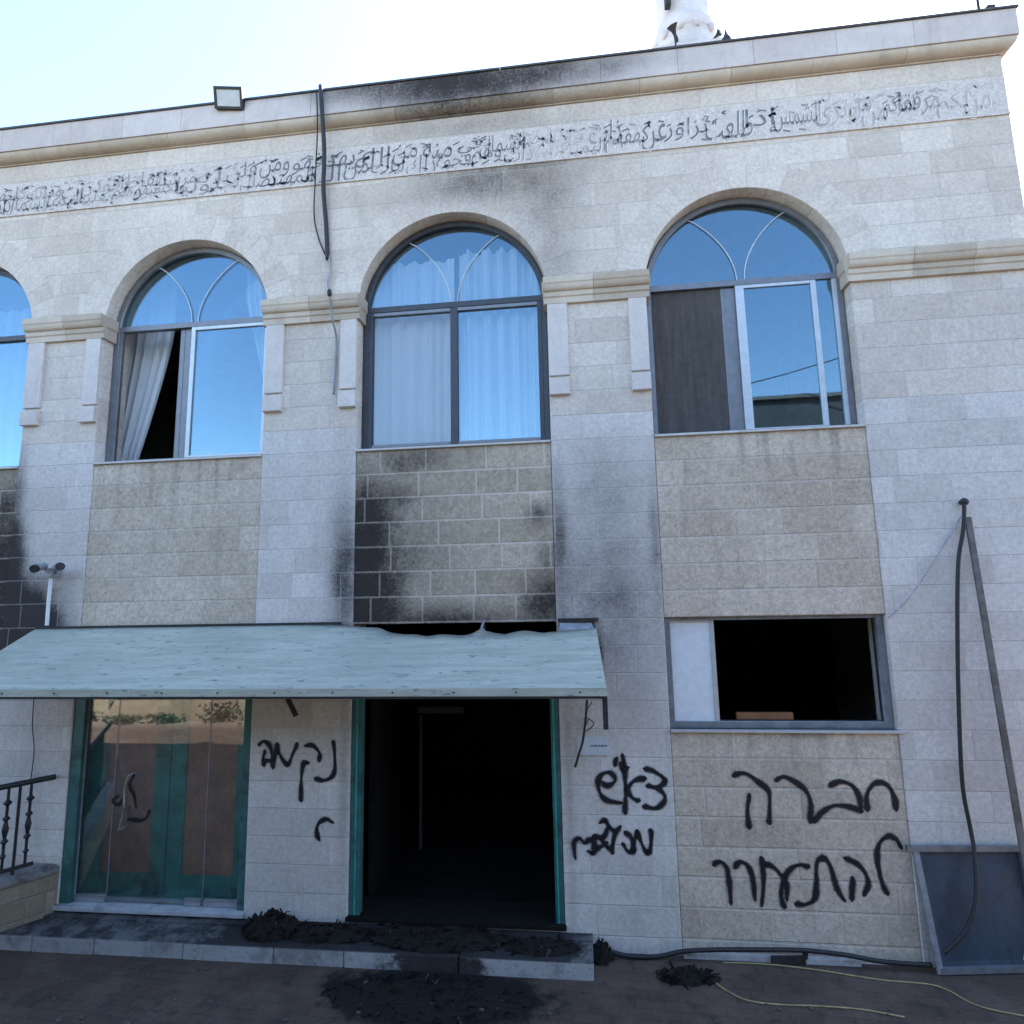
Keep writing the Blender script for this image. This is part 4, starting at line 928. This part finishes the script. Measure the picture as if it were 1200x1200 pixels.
c = gnd(806, 1147, 0); heap('debris_heap', 'small dark heap at the start of the yellow cable', c, .24, .09, .07, 80, 6, .08)
c = gnd(704, 1107, .0); c.y = -.10; heap('debris_heap', 'small black clump at the end of the black hose by the step', c, .09, .08, .15, 50, 7, .05)
# loose litter scattered over the paving
bm = B(); r = random.Random(12)
for k in range(170):
    x, y = r.uniform(-4.8, 3.2), r.uniform(-1.3, -.42)
    s = r.uniform(.006, .024); z = .0
    bmesh.ops.create_icosphere(bm, subdivisions=1, radius=s, matrix=Matrix.Translation((x, y, s*.3)) @ Matrix.Rotation(r.uniform(0, 3), 4, 'Z') @ Matrix.Diagonal((1, r.uniform(.4, 1), r.uniform(.3, .7), 1)))
o = obj('gravel', bm, simple('loose_grit', (.085, .066, .055), .9, 0, .5, 30)); o['kind'] = 'stuff'; o['label'] = 'loose grit scattered over the dark paving'; o['category'] = 'grit'

# ------------------------------------------------------------------ across the yard (seen in the glass and lighting the facade; the trees are added to darken it)
nb = thing('house', 'sunlit cream house across the yard, mirrored in the door glass', 'house', (-7, -24, 0))
bm = B(); box(bm, -16, 0, -30, -24, 0, 5.6); local(obj('wall', bm, simple('cream_render', (.50, .46, .40), .9)), nb)
bm = B(); box(bm, -16.2, .2, -30.2, -23.8, 5.62, 5.8); local(obj('roof', bm, M['roof']), nb)
for k in range(5):
    bm = B(); box(bm, -14.8+k*3, -13.6+k*3, -23.995, -23.95, 1.2, 2.6); box(bm, -14.8+k*3, -13.6+k*3, -23.995, -23.95, 3.8, 5.0); local(obj('window', bm, M['dark_alu']), nb)
bm = B(); box(bm, -20, 22, -8.9, -8.7, 0, .55); box(bm, -20.05, 22.05, -8.95, -8.65, .552, .62); tag(obj('yard_wall', bm, M['lowwall']), 'low stone yard wall across the paving, seen only in reflections', 'wall')
nd = thing('house', 'tall dark clad house across the yard, mirrored along the bottom of the right window', 'house', (11, -24, 0))
bm = B(); box(bm, 3.5, 19, -32, -24, 0, 12.1); local(obj('wall', bm, simple('dark_cladding', (.022, .026, .036), .8, 0, .4, 2)), nd)
bm = B(); box(bm, 3.3, 13.2, -32.2, -23.8, 12.12, 12.3); local(obj('roof', bm, M['coping']), nd)
leafm = simple('leaf_green', (.020, .034, .020), .6, 0, .4, 8); barkm = simple('bark', (.10, .075, .055), .9)
def shade_tree(label, x, y, h, rw, seed, n=2600):
    ls = .30 if n < 3000 else .085; r = random.Random(seed); t = thing('shade_tree', label, 'shade_tree', (x, y, 0), 'trees added across the yard to shade the facade')
    bm = B(); tube(bm, [(x, y, 0), (x+.1, y, h*.3), (x-.05, y+.1, h*.55)], lambda q: .22-.1*q, 10)
    for k in range(6):
        a = k*1.05; tube(bm, [(x, y, h*(.3+.04*k)), (x+rw*.4*math.cos(a), y+rw*.4*math.sin(a), h*.6), (x+rw*.7*math.cos(a), y+rw*.7*math.sin(a), h*.75)], lambda q: .09-.06*q, 6)
    local(obj('trunk', bm, barkm), t)
    bm = B(); cl = [(Vector((x+r.uniform(-1, 1)*rw*.7, y+r.uniform(-1, 1)*rw*.7, h*r.uniform(.12, .86))), rw*r.uniform(.3, .5)) for _ in range(20)]
    for k in range(n):
        c, s = r.choice(cl); dv = Vector((r.gauss(0, 1), r.gauss(0, 1), r.gauss(0, .8))).normalized()*s*r.random()**.35; p = c+dv
        a, b_ = Vector((r.uniform(-1, 1), r.uniform(-1, 1), r.uniform(-1, 1))).normalized()*ls, Vector((r.uniform(-1, 1), r.uniform(-1, 1), r.uniform(-1, 1))).normalized()*ls*.6
        bm.faces.new([bm.verts.new(q) for q in (p-a, p-b_, p+a, p+b_)])
    local(obj('crown', bm, leafm), t)
def shrub(x, y, h, seed):
    r = random.Random(seed); t = thing('shrub', 'low shrub before the yard wall, mirrored in the door glass', 'shrub', (x, y, 0), 'shrubs along the yard wall')
    bm = B()
    for k in range(5): tube(bm, [(x, y, 0), (x+r.uniform(-.15, .15), y+r.uniform(-.1, .1), h*.8)], .008, 5)
    local(obj('stem', bm, barkm), t); bm = B()
    for k in range(260):
        p = Vector((x+r.gauss(0, .22), y+r.gauss(0, .12), h*r.uniform(.1, 1))); a = Vector((r.uniform(-1, 1), r.uniform(-1, 1), r.uniform(-1, 1))).normalized()*.05; b_ = Vector((r.uniform(-1, 1), r.uniform(-1, 1), r.uniform(-1, 1))).normalized()*.03
        bm.faces.new([bm.verts.new(q) for q in (p-a, p-b_, p+a, p+b_)])
    local(obj('foliage', bm, leafm), t)
for k in range(8): shrub(-12.0+k*1.15+random.uniform(-.3, .3), -8.2+random.uniform(-.3, .2), random.uniform(.15, .5), 50+k)
r_ = random.Random(5)
for k in range(11):  # row added out of view to block sky light from the lower facade
    tx = -15.5 + k*3.0 + r_.uniform(-.5, .5); hh = 6.55 + r_.uniform(-.4, .1) 
    shade_tree('dark leafy tree of a row added unseen across the yard to darken the facade', tx, -10.4 + r_.uniform(-.6, .6), hh, 2.3, 20+k, 2900)
cable('overhead_wire', 'dark overhead wire across the yard, mirrored in the right window', 'wire', [(-2, -26, 12.5), (8, -24, 12.9), (20, -20, 15)], .03, M['rubber'])
